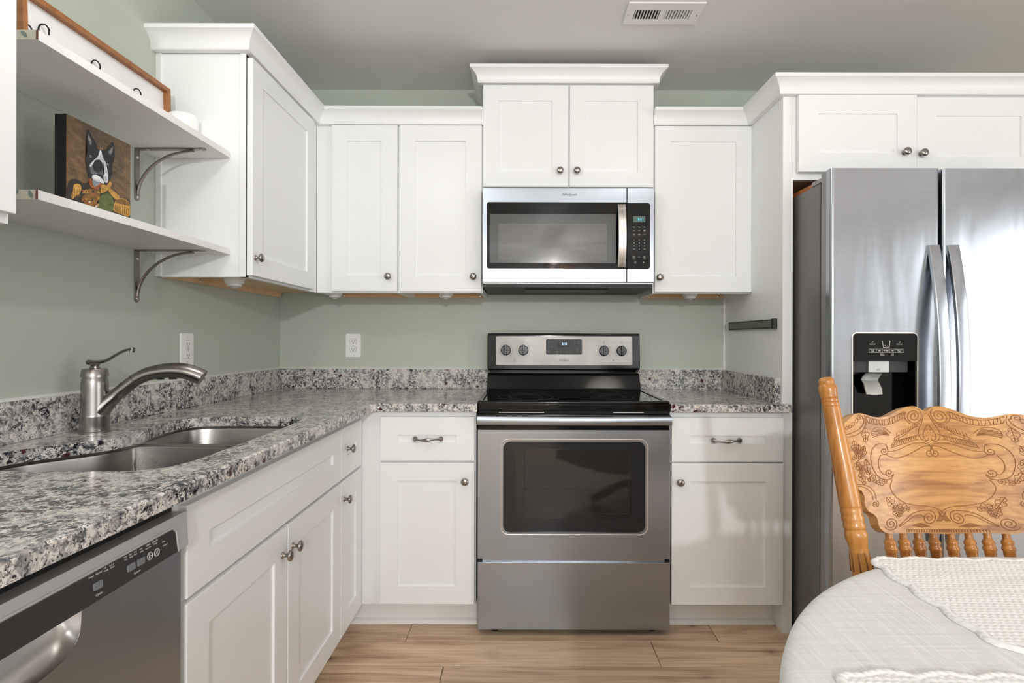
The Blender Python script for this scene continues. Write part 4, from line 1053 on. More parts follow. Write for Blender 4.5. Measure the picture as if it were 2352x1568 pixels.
for s_, u, v, sz in (('Heavy', 209.5, 1325, .0060), ('Normal', 227, 1315.5, .0060), ('1-Hr', 241, 1304.5, .0055), ('Wash', 243.3, 1310, .0060), ('Soak &', 257, 1296.5, .0055), ('Clean', 257.5, 1302, .0060), ('Cycles', 225, 1363.5, .0075), ('Heat', 288, 1279, .0055), ('Dry', 289, 1284.5, .0060), ('High', 300, 1273, .0055), ('Temp', 301, 1278.5, .0060), ('Sani', 311, 1267, .0055), ('Rinse', 311.5, 1272.5, .0055), ('4-Hr', 324, 1260.5, .0055), ('Delay', 325, 1266, .0055), ('Options', 312.5, 1313, .0072), ('Start', 340, 1251.5, .0085), ('Resume', 340.5, 1257.5, .0062), ('Cancel', 355.5, 1242.5, .0085), ('Drain', 356.5, 1248, .0062), ('Clean', 375, 1243.5, .0055), ('Sanitized', 378, 1251, .0055)):
    wt(u, v, s_, sz)
b = MB(); b.text(its, Ow + Nw * 0.0012, Rw, Uw)
for u, v, k in ((343, 1276.5, 0), (359, 1268, 1)):
    y_, h = wp(u, v); c0 = wq(y_, h, 0.0016)
    for r_ in (0.0064, 0.0051): b.tube([c0 + (Rw * math.cos(a * PI / 10) + Uw * math.sin(a * PI / 10)) * r_ for a in range(20)], 0.0003, 4, closed=True)
    if k == 0: b.tube([c0 + Rw * x_ * 0.003 + Uw * z_ * 0.003 for x_, z_ in ((-0.7, -1), (1, 0), (-0.7, 1))], 0.00035, 4, closed=True)
    else:
        for g_ in (1, -1): b.tube([c0 - Rw * 0.0026 - Uw * 0.0026 * g_, c0 + Rw * 0.0026 + Uw * 0.0026 * g_], 0.00035, 4)
b.build('button_print', 'print_white', cs)
for u, v in ((222.5, 1344), (299, 1302), (321.5, 1289)):
    y_, h = wp(u, v); k = MB(); k.prism([wq(y_ + p[0], h + p[1], 0.001) for p in rrect(-0.0082, 0.0082, -0.0056, 0.0056, 0.0022, 4)], Nw * 0.0025, 0.0008); k.build('button', 'dw_button', cs)
b = MB(LEFT); b.box(W0, W1, -0.56, -0.54, 0.0, 0.10); b.build('kick_panel', 'black_matte', t)

# ------------------------------------------------------------------ open shelves on the left wall
SH0, SH1 = -1.638, -0.9275
shelf_tops = (1.4695, 1.7965)
for zt, lab, papered in ((shelf_tops[0], 'lower white open shelf carrying the dog portrait canvas', 1), (shelf_tops[1], 'upper white open shelf carrying the hook rack and white cup', 0)):
    t = thing('open_shelf', (0.127, -1.28, zt - 0.02), lab, 'shelf', 'open shelves on the left wall')
    b = MB(); b.box(0.0, 0.254, SH0, SH1, zt - 0.0205, zt, 0.0012); b.build('shelf_board', 'white_trim', t)
    e_ = MB()                                      # sawn near end covered with leaf-printed paper
    e_.mi = 0; e_.box(0.002, 0.250, SH0 - 0.0012, SH0 + 0.0005, zt - 0.0200, zt - 0.0006)
    e_.mi = 1; e_.box(0.2505, 0.2542, SH0 - 0.0012, SH0 + 0.0003, zt - 0.0195, zt - 0.001)
    e_.mi = 2
    for lx, lz, ang, ln in ((0.226, -0.009, -0.7, 0.009), (0.205, -0.006, 0.5, 0.008), (0.180, -0.012, -0.3, 0.008)) if not papered else ((0.240, -0.010, -1.2, 0.010), (0.212, -0.006, 1.1, 0.007), (0.19, -0.012, 0.3, 0.007)):
        pts = [(lx + ln * (k / 8 - .5) * 2 * math.cos(ang) - s_ * ln * 0.45 * math.sin(k * PI / 8) * math.sin(ang), lz + ln * (k / 8 - .5) * 2 * math.sin(ang) + s_ * ln * 0.45 * math.sin(k * PI / 8) * math.cos(ang)) for s_, ks in ((1, range(9)), (-1, range(7, 0, -1))) for k in ks]
        e_.f([e_.v((p[0], SH0 - 0.0015, zt + max(-0.0195, min(-0.001, p[1])))) for p in pts])
    e_.build('end_paper', ['bisque', 'brown_edge', 'leaf'], t)
def bracket(zs, lab):
    t = thing('shelf_bracket', (0.0, -1.012, zs), lab, 'bracket', 'metal brackets under the open shelves')
    y0, y1 = -1.022, -1.001
    b = MB(LEFT)
    pl = [(y0, zs - 0.003), (y1, zs - 0.003), (y1, zs - 0.158)] + [((y0 + y1) / 2 + (y1 - y0) / 2 * math.cos(a * PI / 6), zs - 0.158 - (y1 - y0) / 2 * math.sin(a * PI / 6)) for a in range(1, 6)] + [(y0, zs - 0.158)]
    b.plate(pl, -0.0035, -0.0002, 0.0008); b.build('wall_leg', 'bracket', t)
    b = MB(); pl = [(0.0002, y0), (0.0002, y1), (0.213, y1)] + [(0.213 + (y1 - y0) / 2 * math.sin(a * PI / 6), (y0 + y1) / 2 + (y1 - y0) / 2 * math.cos(a * PI / 6)) for a in range(1, 6)] + [(0.213, y0)]
    b.slab(pl, zs - 0.0032, zs - 0.0002, 0.0008); b.build('shelf_leg', 'bracket', t)
    b = MB(); pts = []
    for k in range(25):
        a = math.radians(2 + 86 * k / 24)
        pts.append((0.004 + 0.1855 * (1 - math.cos(a)), -1.0115, zs - 0.1545 + 0.1475 * math.sin(a)))
    b.tube(pts, 0.0062, 10, side=(0, 1, 0), flat=0.62); b.build('curved_brace', 'bracket', t, angle=60)
    for p, ax in (((0.0036, -1.0115, zs - 0.028), (1, 0, 0)), ((0.0036, -1.0115, zs - 0.156), (1, 0, 0)), ((0.036, -1.0115, zs - 0.0032), (0, 0, -1)), ((0.206, -1.0115, zs - 0.0032), (0, 0, -1))):
        b = MB(); b.lathe([(0.0055, 0), (0.0045, 0.0016), (0.001, 0.0024), (0, 0.0012)], p, ax, 14); b.build('screw', 'chrome', t)
bracket(shelf_tops[0] - 0.0205, 'curved metal bracket under the lower open shelf')
bracket(shelf_tops[1] - 0.0205, 'curved metal bracket under the upper open shelf')

# dog portrait on canvas
PX = 0.150
zs = shelf_tops[0]
t = thing('canvas_picture', (0.136, -1.34, zs), 'small canvas painting of a black and white dog in gold-trimmed uniform', 'picture')
pa, pb, pt = aty(152.5, 262, PX)[0], aty(299.5, 333, PX)[0], aty(299.5, 333, PX)[1]
b = MB(); b.box(PX - 0.0285, PX - 0.0006, pa, pb, zs, pt, 0.001); b.build('stretched_canvas', 'canvas_side', t)
pal = {}
def pm(n, r, g, bb):
    if n not in pal:
        m, nt, bs = newmat('paint_' + n); p = pos(nt)
        nz = noise(nt, mapping(nt, p, (30, 30, 60)), 1.5, 4, 0.6, 0.6)
        c1 = S(r, g, bb); c0 = tuple(x * 0.55 for x in c1[:3]) + (1,); c2 = tuple(min(1, x * 1.5) for x in c1[:3]) + (1,)
        L(nt, ramp(nt, nz, [(0.3, c0), (0.5, c1), (0.72, c2)]), bs.inputs['Base Color']); bs.inputs['Roughness'].default_value = 0.45
        pal[n] = m
    return pal[n]
mats = [pm('umber', 108, 84, 56), pm('black_coat', 24, 25, 29), pm('white_blaze', 214, 214, 220), pm('grey_fur', 96, 98, 104), pm('gold', 196, 148, 66), pm('dark_coat', 44, 34, 26), pm('moss_sash', 92, 104, 52), pm('copper', 158, 84, 36), pm('dark_gold', 130, 90, 38), pm('olive_shade', 94, 75, 54), pm('steel_cloth', 132, 146, 152), pm('ear_pink', 150, 140, 138)]
b = MB(); lay = [0]
def paint(mi, pts, lift=None, close=True):
    lay[0] += 1
    b.mi = mi; vs = []
    for x_, y_ in pts:
        yy, zz = aty(120 + x_ / 6.03, 250 + y_ / 6.03, PX)
        vs.append(b.v((PX + 0.00002 * lay[0], min(max(yy, pa + 0.0004), pb - 0.0004), min(max(zz, zs + 0.0004), pt - 0.0004))))
    f_ = b.f(vs)
    if f_: bmesh.ops.triangulate(b.bm, faces=[f_])
b.mi = 0; b.f([b.v((PX - 0.0001, y_, z_)) for y_, z_ in ((pa, zs), (pb, zs), (pb, pt), (pa, pt))])
def blob(mi, pts): paint(mi, [tuple(p) for p in smooth_poly(pts, 5, True)])
def ell(mi, cx, cy, rx_, ry_, rot=0, n=16): paint(mi, [(cx + rx_ * math.cos(2 * PI * k / n) * math.cos(rot) - ry_ * math.sin(2 * PI * k / n) * math.sin(rot), cy + rx_ * math.cos(2 * PI * k / n) * math.sin(rot) + ry_ * math.sin(2 * PI * k / n) * math.cos(rot)) for k in range(n)])
blob(9, [(840, 520), (950, 560), (1000, 700), (960, 900), (880, 960), (800, 900), (800, 640)])
blob(9, [(420, 240), (600, 270), (780, 380), (760, 520), (600, 520), (440, 420)])
blob(5, [(230, 1010), (330, 970), (420, 1030), (520, 1020), (560, 1100), (700, 1180), (760, 1100), (860, 1120), (960, 1240), (1080, 1280), (1080, 1520), (800, 1480), (500, 1380), (200, 1260)])
blob(4, [(300, 1050), (350, 1035), (395, 1060), (400, 1120), (370, 1180), (330, 1200), (280, 1250), (265, 1200), (290, 1120)])
for k in range(5): paint(8, [(285 + k * 22, 1110), (293 + k * 22, 1110), (283 + k * 24, 1235 - k * 6), (273 + k * 24, 1235 - k * 6)])
blob(4, [(880, 1260), (960, 1235), (1060, 1290), (1075, 1400), (1060, 1490), (960, 1460), (850, 1410), (855, 1330)])
for k in range(8): paint(8, [(868 + k * 26, 1330 + k * 5), (878 + k * 26, 1333 + k * 5), (872 + k * 26, 1425 + k * 9), (862 + k * 26, 1420 + k * 9)])
blob(8, [(880, 1262), (960, 1240), (1062, 1300), (1060, 1340), (960, 1320), (880, 1290)])
blob(4, [(775, 1110), (810, 1100), (930, 1215), (880, 1255), (790, 1160)])
blob(6, [(690, 1190), (770, 1160), (850, 1280), (830, 1420), (740, 1425), (630, 1380), (640, 1280)])
blob(8, [(500, 1110), (560, 1110), (650, 1150), (660, 1240), (620, 1290), (630, 1370), (520, 1350), (430, 1310), (400, 1270), (440, 1180)])
random.seed(3)
for k in range(26):
    x_, y_ = random.uniform(410, 640), random.uniform(1130, 1350)
    if y_ > 1290 + (x_ - 410) * 0.35: continue
    ell((4, 7, 4, 7, 5, 2)[k % 6], x_, y_, random.uniform(9, 24), random.uniform(9, 22), random.uniform(0, 3), 7)
ell(4, 463, 1143, 25, 27); ell(7, 463, 1143, 15, 16); ell(5, 463, 1143, 7, 8)
blob(7, [(495, 960), (545, 990), (575, 1100), (530, 1080), (500, 1020)])
blob(7, [(560, 1090), (670, 1015), (680, 1050), (640, 1110), (590, 1110)])
blob(4, [(680, 1050), (750, 1060), (800, 1000), (815, 1060), (760, 1130), (665, 1165)])
blob(1, [(455, 700), (475, 600), (455, 530), (470, 400), (492, 280), (540, 370), (585, 440), (600, 520), (660, 565), (740, 560), (800, 490), (835, 465), (860, 560), (850, 720), (825, 760), (825, 880), (800, 975), (780, 990), (740, 1050), (690, 1010), (560, 960), (500, 940), (475, 840)])
blob(3, [(485, 390), (500, 345), (525, 410), (548, 470), (520, 500), (492, 440)]); blob(11, [(495, 400), (505, 370), (530, 450), (520, 480)])
blob(3, [(770, 590), (835, 520), (830, 590), (800, 640)]); blob(11, [(785, 590), (832, 535), (822, 585), (800, 620)])
blob(2, [(645, 600), (660, 570), (680, 600), (690, 660), (740, 760), (770, 940), (765, 1010), (735, 1022), (705, 980), (700, 920), (720, 900), (695, 790), (640, 720), (590, 710), (545, 790), (520, 800), (515, 770), (590, 690), (630, 650)])
blob(3, [(530, 800), (600, 830), (690, 850), (700, 930), (640, 900), (560, 910), (520, 860)])
blob(1, [(590, 720), (650, 705), (695, 770), (690, 830), (640, 880), (570, 850), (560, 780)])
ell(5, 610, 775, 14, 20); ell(5, 665, 785, 14, 20)
blob(2, [(545, 930), (600, 915), (680, 960), (715, 1030), (660, 1020), (570, 990)])
blob(10, [(552, 985), (620, 1010), (670, 1020), (590, 1075), (565, 1060)])
for ex, ey in ((522, 655), (760, 768)): ell(3, ex, ey, 24, 18, 0.5); ell(10, ex, ey, 15, 11, 0.5); ell(1, ex + 3, ey + 2, 7, 7); ell(2, ex - 4, ey - 5, 4, 4)
b.build('portrait', mats, t, angle=180)

# hook rack in a brown wooden frame
zs = shelf_tops[1]
t = thing('hook_rack', (0.06, -1.25, zs), 'long white board with black hooks in a brown wood frame, leaning on the upper shelf', 'rack')
ra, rb = -1.492, -0.972
lean = 0.03
def RM(y_, h, n=0.0):                              # point on the leaning board
    return Vector((0.068 - h * math.sin(lean) + n * math.cos(lean), y_, zs + 0.003 + h * math.cos(lean) + n * math.sin(lean)))
H = 0.186
def rbox(m, y0, y1, h0, h1, n0, n1, bev=0.001):
    c = [m.v(RM(y_, h, n)) for y_ in (y0, y1) for h in (h0, h1) for n in (n0, n1)]
    for q in ((0, 1, 3, 2), (4, 6, 7, 5), (0, 4, 5, 1), (2, 3, 7, 6), (0, 2, 6, 4), (1, 5, 7, 3)): m.f([c[i] for i in q])
for nm, q in (('frame_rail', (ra, rb, H - 0.014, H)), ('frame_rail', (ra, rb, 0, 0.014)), ('frame_stile', (ra, ra + 0.013, 0.0141, H - 0.0141)), ('frame_stile', (rb - 0.013, rb, 0.0141, H - 0.0141))):
    b = MB(); rbox(b, q[0], q[1], q[2], q[3], -0.004, 0.020); b.build(nm, 'frame_wood', t)
b = MB(); rbox(b, ra + 0.013, rb - 0.013, 0.014, 0.078, -0.002, 0.004); rbox(b, ra + 0.013, rb - 0.013, 0.0792, H - 0.014, -0.002, 0.004); b.build('board', 'white_trim', t)
for (u, v) in ((57, 66), (98, 66), (217, 148), (312, 212)):
    y_ = aty(u, v, 0.075)[0]; z_ = aty(u, v, 0.075)[1]; h = (z_ - zs - 0.003) / math.cos(lean)
    b = MB(); pts = [RM(y_ + 0.001 * k, h - 0.035 + 0.0 * k, 0.005) for k in (0,)] + [RM(y_ + 0.002, h - 0.012, 0.006)]
    pts = [RM(y_ - 0.007, h - 0.030, 0.006), RM(y_ - 0.007, h - 0.004, 0.007), RM(y_ - 0.003, h + 0.009, 0.010), RM(y_ + 0.003, h + 0.010, 0.016), RM(y_ + 0.007, h + 0.001, 0.020), RM(y_ + 0.0065, h - 0.012, 0.020)]
    b.tube(smooth_poly(pts, 5), 0.0018, 8); b.build('hook', 'black_iron', t, angle=60)
# white cup
CXc, CYc = 0.125, -0.970
b = MB(); b.lathe([(0.034, 0), (0.0405, 0.004), (0.0425, 0.012), (0.0430, 0.098), (0.0424, 0.101), (0.0405, 0.100), (0.040, 0.02), (0, 0.016)], (CXc, CYc, zs), n=40)
tag(b.build('white_cup', 'white_plastic', origin=(CXc, CYc, zs)), 'plain white cylindrical cup at the far end of the upper shelf', 'cup')

# ------------------------------------------------------------------ small fittings
def puck(loc, lab):
    t = thing('puck_light', loc, lab, 'light', 'round sensor lights under the wall cabinets')
    x_, y_, z_ = loc
    b = MB(); b.lathe([(0.037, 0), (0.0385, -0.002), (0.0375, -0.008), (0.0335, -0.024), (0.032, -0.0265), (0.026, -0.0275)], loc, n=32); b.build('housing', 'white_plastic', t)
    b = MB(); b.lathe([(0.026, -0.0272), (0.0262, -0.034), (0.0245, -0.0365), (0.0125, -0.0372)], loc, n=32); b.build('collar', 'white_plastic', t)
    b = MB(); b.lathe([(0.0122, -0.0366), (0.0110, -0.041), (0.0070, -0.0445), (0, -0.0458)], loc, n=20); b.build('sensor_dome', 'silver', t, angle=70)
zu = UB + 0.0238
def puck_at(u, v, Y): return (X(u, Y, v), Y, zu)
puck(puck_at(538.5, 640, -0.73), 'white sensor light under the left-wall cabinet beside the shelves')
puck(puck_at(769, 672, -0.19), 'white sensor light under the corner wall cabinet')
puck(puck_at(1024, 672, -0.19), 'white sensor light under the cabinet left of the microwave')
puck(puck_at(1585, 676, -0.19), 'white sensor light under the cabinet right of the microwave')
def outlet(mtx, lab, gfci):
    t = thing('wall_outlet', tuple(mtx.translation), lab, 'outlet', 'white wall outlets')
    b = MB(mtx); b.plate(rrect(-0.0385, 0.0385, -0.0605, 0.0605, 0.004, 4), -0.006, -0.0003, 0.002); pl = b.build('cover_plate', 'white_plastic', t)
    if gfci:
        b = MB(mtx); b.plate(rrect(-0.0168, 0.0168, -0.0335, 0.0335, 0.002, 3), -0.0085, -0.0055, 0.0006); b.build('receptacle', 'white_plastic', t)
        b = MB(mtx); b.box(-0.0175, 0.0175, -0.0063, -0.0059, -0.0342, 0.0342)
        b.build('seam_line', 'seam', t)
        b = MB(mtx)
        for zz in (0.02, -0.021):
            b.box(-0.0070, -0.0050, -0.0089, -0.008, zz - 0.0035, zz + 0.0035); b.box(0.0055, 0.0075, -0.0089, -0.008, zz - 0.004, zz + 0.004); b.lathe([(0.0023, 0), (0, 0.0004)], (0.0003, -0.0086, zz - 0.0095), (0, -1, 0), 10)
        b.build('slots', 'slot', t)
        for zz in (0.0035, -0.0035): b = MB(mtx); b.box(-0.006, 0.006, -0.0098, -0.0085, zz - 0.0026, zz + 0.0026, 0.0005); b.build('test_button', 'silver', t)
    else:
        for zz in (0.0195, -0.0195):
            b = MB(mtx); oc = [(0.0172 * math.cos(a * PI / 16), zz + max(-0.0142, min(0.0142, 0.0172 * math.sin(a * PI / 16)))) for a in range(32)]
            b.plate(oc, -0.0078, -0.0055, 0.0006); k = b.build('receptacle', 'white_plastic', t)
            b = MB(mtx); b.tube([(p[0] * 1.02, -0.0061, zz + (p[1] - zz) * 1.02) for p in oc], 0.0006, 4, closed=True)
            b.box(-0.0075, -0.0052, -0.0082, -0.007, zz - 0.002, zz + 0.0065); b.box(0.0052, 0.0073, -0.0082, -0.007, zz - 0.001, zz + 0.0062); b.lathe([(0.0026, 0), (0, 0.0004)], (0, -0.0078, zz - 0.0075), (0, -1, 0), 10)
            b.build('slots', 'slot', k)
    for zz in ((0.046, -0.046) if gfci else (0.0,)): b = MB(mtx); b.lathe([(0.003, 0), (0.0022, 0.001), (0, 0.0012)], (0, -0.006, zz), (0, -1, 0), 12); b.build('plate_screw', 'silver', t)
p = at(812, 793, 0); outlet(T(p[0], 0, p[1]), 'white duplex outlet on the back wall left of the stove', False)
p = aty(427, 802, 0); outlet(T(0, p[0], p[1]) @ LEFT, 'white safety outlet with buttons on the left wall behind the tap', True)
# knife bar on the tall panel
RP = Matrix(((0, 1, 0, 2.278), (-1, 0, 0, 0), (0, 0, 1, 0), (0, 0, 0, 1)))     # local x -> -Y, local y -> +X: front faces -X
ka, kb = -aty(1676, 748, 2.27)[0], -aty(1781, 742, 2.27)[0]; kz = aty(1730, 746, 2.27)[1]
t = thing('knife_rack', (2.278, -(ka + kb) / 2, kz), 'slim black-edged magnetic knife bar on the refrigerator side panel', 'knife rack')
b = MB(RP); b.box(ka + 0.004, kb - 0.012, -0.0125, -0.0003, kz - 0.019, kz + 0.019, 0.001); b.build('rail', 'black_matte', t)
b = MB(RP); b.box(ka + 0.006, kb - 0.014, -0.0137, -0.0120, kz - 0.0145, kz + 0.0145, 0.0005); b.build('magnet_face', 'mag', t)
for x0, x1, eh, ed in ((ka, ka + 0.004, 0.019, 0.0138), (kb - 0.020, kb, 0.021, 0.0165)):
    b = MB(RP); b.box(x0, x1, -ed, -0.0003, kz - eh, kz + eh, 0.0015); b.build('end_cap', 'black_matte', t)
# ceiling register
def cl(u, v):
    d = (CEIL - CAMZ) * F / (CY - v + ROLL * (u - CX)); return CAMX + (u - CX) * d / F, d - CAMD
VX0, VX1, VY0, VY1 = cl(1428, 52)[0], cl(1594, 55)[0], cl(1600, 4)[1], cl(1500, 53)[1]
t = thing('ceiling_vent', ((VX0 + VX1) / 2, (VY0 + VY1) / 2, CEIL), 'white louvred air vent in the ceiling above the stove', 'vent')
b = MB()
vz = CEIL - 0.006
lx0, lx1, ly0, ly1 = VX0 + 0.033, VX1 - 0.04, VY0 + 0.045, VY1 - 0.03
for q in ((VX0, VX1, VY0, ly0), (VX0, VX1, ly1, VY1), (VX0, lx0, ly0, ly1), (lx1, VX1, ly0, ly1), ((lx0 + lx1) / 2 - 0.011, (lx0 + lx1) / 2 + 0.011, ly0, ly1)): b.box(q[0], q[1], q[2], q[3], vz, CEIL - 0.0003, 0.0008)
b.build('frame', 'white_trim', t)
b = MB(); b.box(lx0, lx1, ly0, ly1, CEIL - 0.0012, CEIL - 0.0004); b.build('duct_opening', 'dark', t)
for half, sg in ((0, 1), (1, -1)):
    a0 = lx0 if half == 0 else (lx0 + lx1) / 2 + 0.011; a1 = (lx0 + lx1) / 2 - 0.011 if half == 0 else lx1
    n_ = 9
    for k in range(n_):
        xx = a0 + (a1 - a0) * (k + 0.5) / n_
        b = MB(); w = 0.0052
        b.prism([(xx - w * 0.5 * sg - 0.0006, ly0 + 0.001, CEIL - 0.0058), (xx - w * 0.5 * sg + 0.0006, ly0 + 0.001, CEIL - 0.0058), (xx + w * 0.5 * sg + 0.0006, ly0 + 0.001, CEIL - 0.0015), (xx + w * 0.5 * sg - 0.0006, ly0 + 0.001, CEIL - 0.0015)], (0, ly1 - ly0 - 0.002, 0)); b.build('louvre', 'white_trim', t)
for xx in (VX0 + 0.012, VX1 - 0.014): b = MB(); b.lathe([(0.004, 0), (0.003, 0.0012), (0, 0.0014)], (xx, (ly0 + ly1) / 2, vz), (0, 0, -1), 12); b.build('screw', 'chrome', t)

# ------------------------------------------------------------------ dining table, cloth, placemats
TX, TY, TR, TZ = 2.130, -2.340, 0.615, 0.758
t = thing('dining_table', (TX, TY, 0), 'round pedestal dining table under the pale cloth', 'table')
b = MB(); b.lathe([(0, -0.03), (TR - 0.012, -0.03), (TR - 0.006, -0.024), (TR - 0.006, -0.006), (TR - 0.012, 0), (0, 0)], (TX, TY, TZ), n=72); b.build('tabletop', 'chair', t)
b = MB(); b.lathe([(0.10, 0.06), (0.075, 0.12), (0.06, 0.20), (0.085, 0.30), (0.09, 0.42), (0.06, 0.55), (0.07, 0.62), (0.16, 0.70), (0.16, 0.728)], (TX, TY, 0), n=36); b.build('pedestal', 'chair_z', t)
for k in range(4):
    a = k * PI / 2; dv = Vector((math.cos(a), math.sin(a), 0))
    b = MB(); b.tube(smooth_poly([Vector((TX, TY, 0.16)) + dv * 0.06, Vector((TX, TY, 0.13)) + dv * 0.18, Vector((TX, TY, 0.06)) + dv * 0.32, Vector((TX, TY, 0.0285)) + dv * 0.40], 4), 0.028, 10); b.build('leg', 'chair_z', t)
b = MB()                                           # cloth: flat top, soft edge, folds growing towards the hem
NA = 180
def drop(a): return 0.010 * math.sin(9 * a + 0.6) + 0.006 * math.sin(17 * a + 1.9) + 0.004 * math.sin(31 * a)
rings = []
for r_, z_, k in [(0.15, 0.0022, 0), (0.35, 0.0022, 0), (0.50, 0.0022, 0), (TR - 0.03, 0.0022, 0), (TR - 0.010, 0.0020, 0), (TR - 0.0005, -0.0005, 0), (TR + 0.005, -0.006, 0.02), (TR + 0.008, -0.016, 0.06), (TR + 0.010, -0.04, 0.16), (TR + 0.014, -0.09, 0.42), (TR + 0.020, -0.15, 0.7), (TR + 0.028, -0.21, 0.95), (TR + 0.034, -0.27, 1.1), (TR + 0.038, -0.34, 1.25), (TR + 0.040, -0.41, 1.35)]:
    rings.append([b.v((TX + (r_ + k * drop(2 * PI * i / NA)) * math.cos(2 * PI * i / NA), TY + (r_ + k * drop(2 * PI * i / NA)) * math.sin(2 * PI * i / NA), TZ + z_)) for i in range(NA)])
c0 = b.v((TX, TY, TZ + 0.0022))
for i in range(NA): b.f([c0, rings[0][i], rings[0][(i + 1) % NA]])
for a_, c_ in zip(rings, rings[1:]):
    for i in range(NA): b.f([a_[i], a_[(i + 1) % NA], c_[(i + 1) % NA], c_[i]])
ob = b.build('tablecloth', 'cloth', origin=(TX, TY, TZ), angle=180)
tag(ob, 'pale oatmeal linen tablecloth draped over the round table', 'tablecloth')
def placemat(xa, xb, ya, yb, lab, ang=0.0):
    """braided mat with scalloped rim: grid clipped by a scalloped rounded outline, braid relief in the mesh"""
    m = MB(); cx, cy = (xa + xb) / 2, (ya + yb) / 2; hw, hh = (xb - xa) / 2, (yb - ya) / 2
    per = 0.068
    def inside(x_, y_):                            # signed distance inwards of the scalloped outline
        qx, qy = abs(x_) - (hw - 0.045), abs(y_) - (hh - 0.045)
        dd = math.hypot(max(qx, 0), max(qy, 0)) + min(max(qx, qy), 0) - 0.045
        s_ = y_ if qx > qy else x_
        sc = 0.0055 * (1 - abs(math.cos(s_ / per * PI)) * 1.6)
        return -dd - 0.004 + -sc
    st = 0.0021; nx, ny = int(2 * hw / st) + 1, int(2 * hh / st) + 1
    vs = {}
    ca, sa = math.cos(ang), math.sin(ang)
    def relief(x_, y_, d_):
        row = math.floor(y_ / 0.0080); fy = (y_ / 0.0080) - row
        ph = x_ / 0.0105 + (0.5 if row % 2 else 0) + (fy - 0.5) * (0.55 if row % 2 else -0.55)
        h = (abs(math.cos(ph * PI)) ** 0.7) * (math.sin(PI * min(1, max(0, fy))) ** 0.6)
        if d_ < 0.012:                             # thick braided rim
            s_ = (x_ + y_ * 1.0) / 0.012
            h2 = 0.8 + 0.5 * abs(math.cos(s_ * PI)); w_ = math.sin(PI * min(1, max(0.0, (d_ + 0.001) / 0.013))) ** 0.5
            return 0.0045 * w_ * h2
        return 0.0026 + 0.0022 * h
    for i in range(nx):
        for j in range(ny):
            x_, y_ = -hw + i * st, -hh + j * st; d_ = inside(x_, y_)
            if d_ > -0.0016:
                z_ = relief(x_, y_, d_) if d_ > 0 else 0.0006
                vs[i, j] = m.v((cx + x_ * ca - y_ * sa, cy + x_ * sa + y_ * ca, TZ + 0.0030 + z_))
    for i in range(nx - 1):
        for j in range(ny - 1):
            q = [vs.get(k) for k in ((i, j), (i + 1, j), (i + 1, j + 1), (i, j + 1))]
            if all(q): m.f(q)
            elif sum(1 for w in q if w) == 3: m.f([w for w in q if w])
    m_bm = m.bm
    rim = [e for e in m_bm.edges if len(e.link_faces) == 1]
    r = bmesh.ops.extrude_edge_only(m_bm, edges=rim)
    for g in r['geom']:
        if isinstance(g, bmesh.types.BMVert): g.co.z = TZ + 0.0026
    o = m.build('placemat', 'braid', origin=(cx, cy, TZ), angle=180)
    return tag(o, lab, 'placemat', 'white braided placemats')
placemat(1.872, 2.34, -2.05, -1.745, 'white braided placemat at the far side of the table before the chair', -0.03)
placemat(1.605, 2.03, -2.50, -2.083, 'white braided placemat on the near edge of the table, mostly out of frame', -0.04)

# ------------------------------------------------------------------ pressed-back oak chair
CXM, SLO, CUR, HWP = 2.158, 0.231, 1.15, 0.26
def back_d(x, z): return 1.06 + SLO * (z - 0.718) + CUR * (HWP ** 2 - (x - CXM) ** 2)   # bent, leaning back
def nb(x): return Vector((-2 * CUR * (x - CXM), -1, SLO)).normalized()
def chp(u, v):
    """picture point -> point on the bent back"""
    a, bb = u - CX, v - CY; up_, vp = a + ROLL * bb, bb - ROLL * a
    d = 1.15
    for _ in range(40): d = back_d(CAMX + up_ * d / F, CAMZ - vp * d / F)
    return Vector((CAMX + up_ * d / F, d - CAMD, CAMZ - vp * d / F))
def cc(x, y, n=0.0):                               # point of the detail view
    p = chp(1850 + x / 3.267, 840 + y / 3.267); return p + nb(p.x) * n
def mir(p): return Vector((2 * CXM - p.x, p.y, p.z))
t = thing('dining_chair', (CXM, -1.62, 0), 'golden oak pressed-back dining chair with carved crest behind the table', 'chair')
half = [(888, 348), (865, 324), (833, 306), (795, 301), (745, 312), (690, 338), (640, 366), (595, 382), (550, 386), (500, 379), (445, 362), (400, 355), (362, 368), (325, 400), (282, 438)]
left_low = [(300, 560), (340, 740), (382, 915), (412, 926), (436, 950), (444, 990), (446, 1040), (462, 1078), (498, 1106), (535, 1124), (542, 1160), (552, 1200), (572, 1232), (605, 1253), (640, 1260)]
hl = [cc(*p) for p in half]
hl[0].x = CXM
hl = smooth_poly(hl, 3)
ll = [cc(*p) for p in left_low[:3]] + [Vector(p) for p in smooth_poly([cc(*p) for p in left_low[3:]], 3)]
bot = cc(1065, 1262); bot.x = CXM
outline = hl + ll + [bot]
full = outline + [mir(p) for p in outline[1:-1][::-1]]
b = MB(); b.prism([(p.x, 0, p.z) for p in full], (0, 0.020, 0), 0.0022, 2)
for k in range(-17, 18):
    bmesh.ops.bisect_plane(b.bm, geom=b.bm.verts[:] + b.bm.edges[:] + b.bm.faces[:], plane_co=(CXM + k * 0.0151 + 0.00037, 0, 0), plane_no=(1, 0, 0))
for w in b.bm.verts:
    x_, t_, z_ = w.co; w.co = Vector((x_, back_d(x_, z_) - CAMD, z_)) - nb(x_) * t_
crest = b.build('crest_panel', 'chair', t, angle=30)
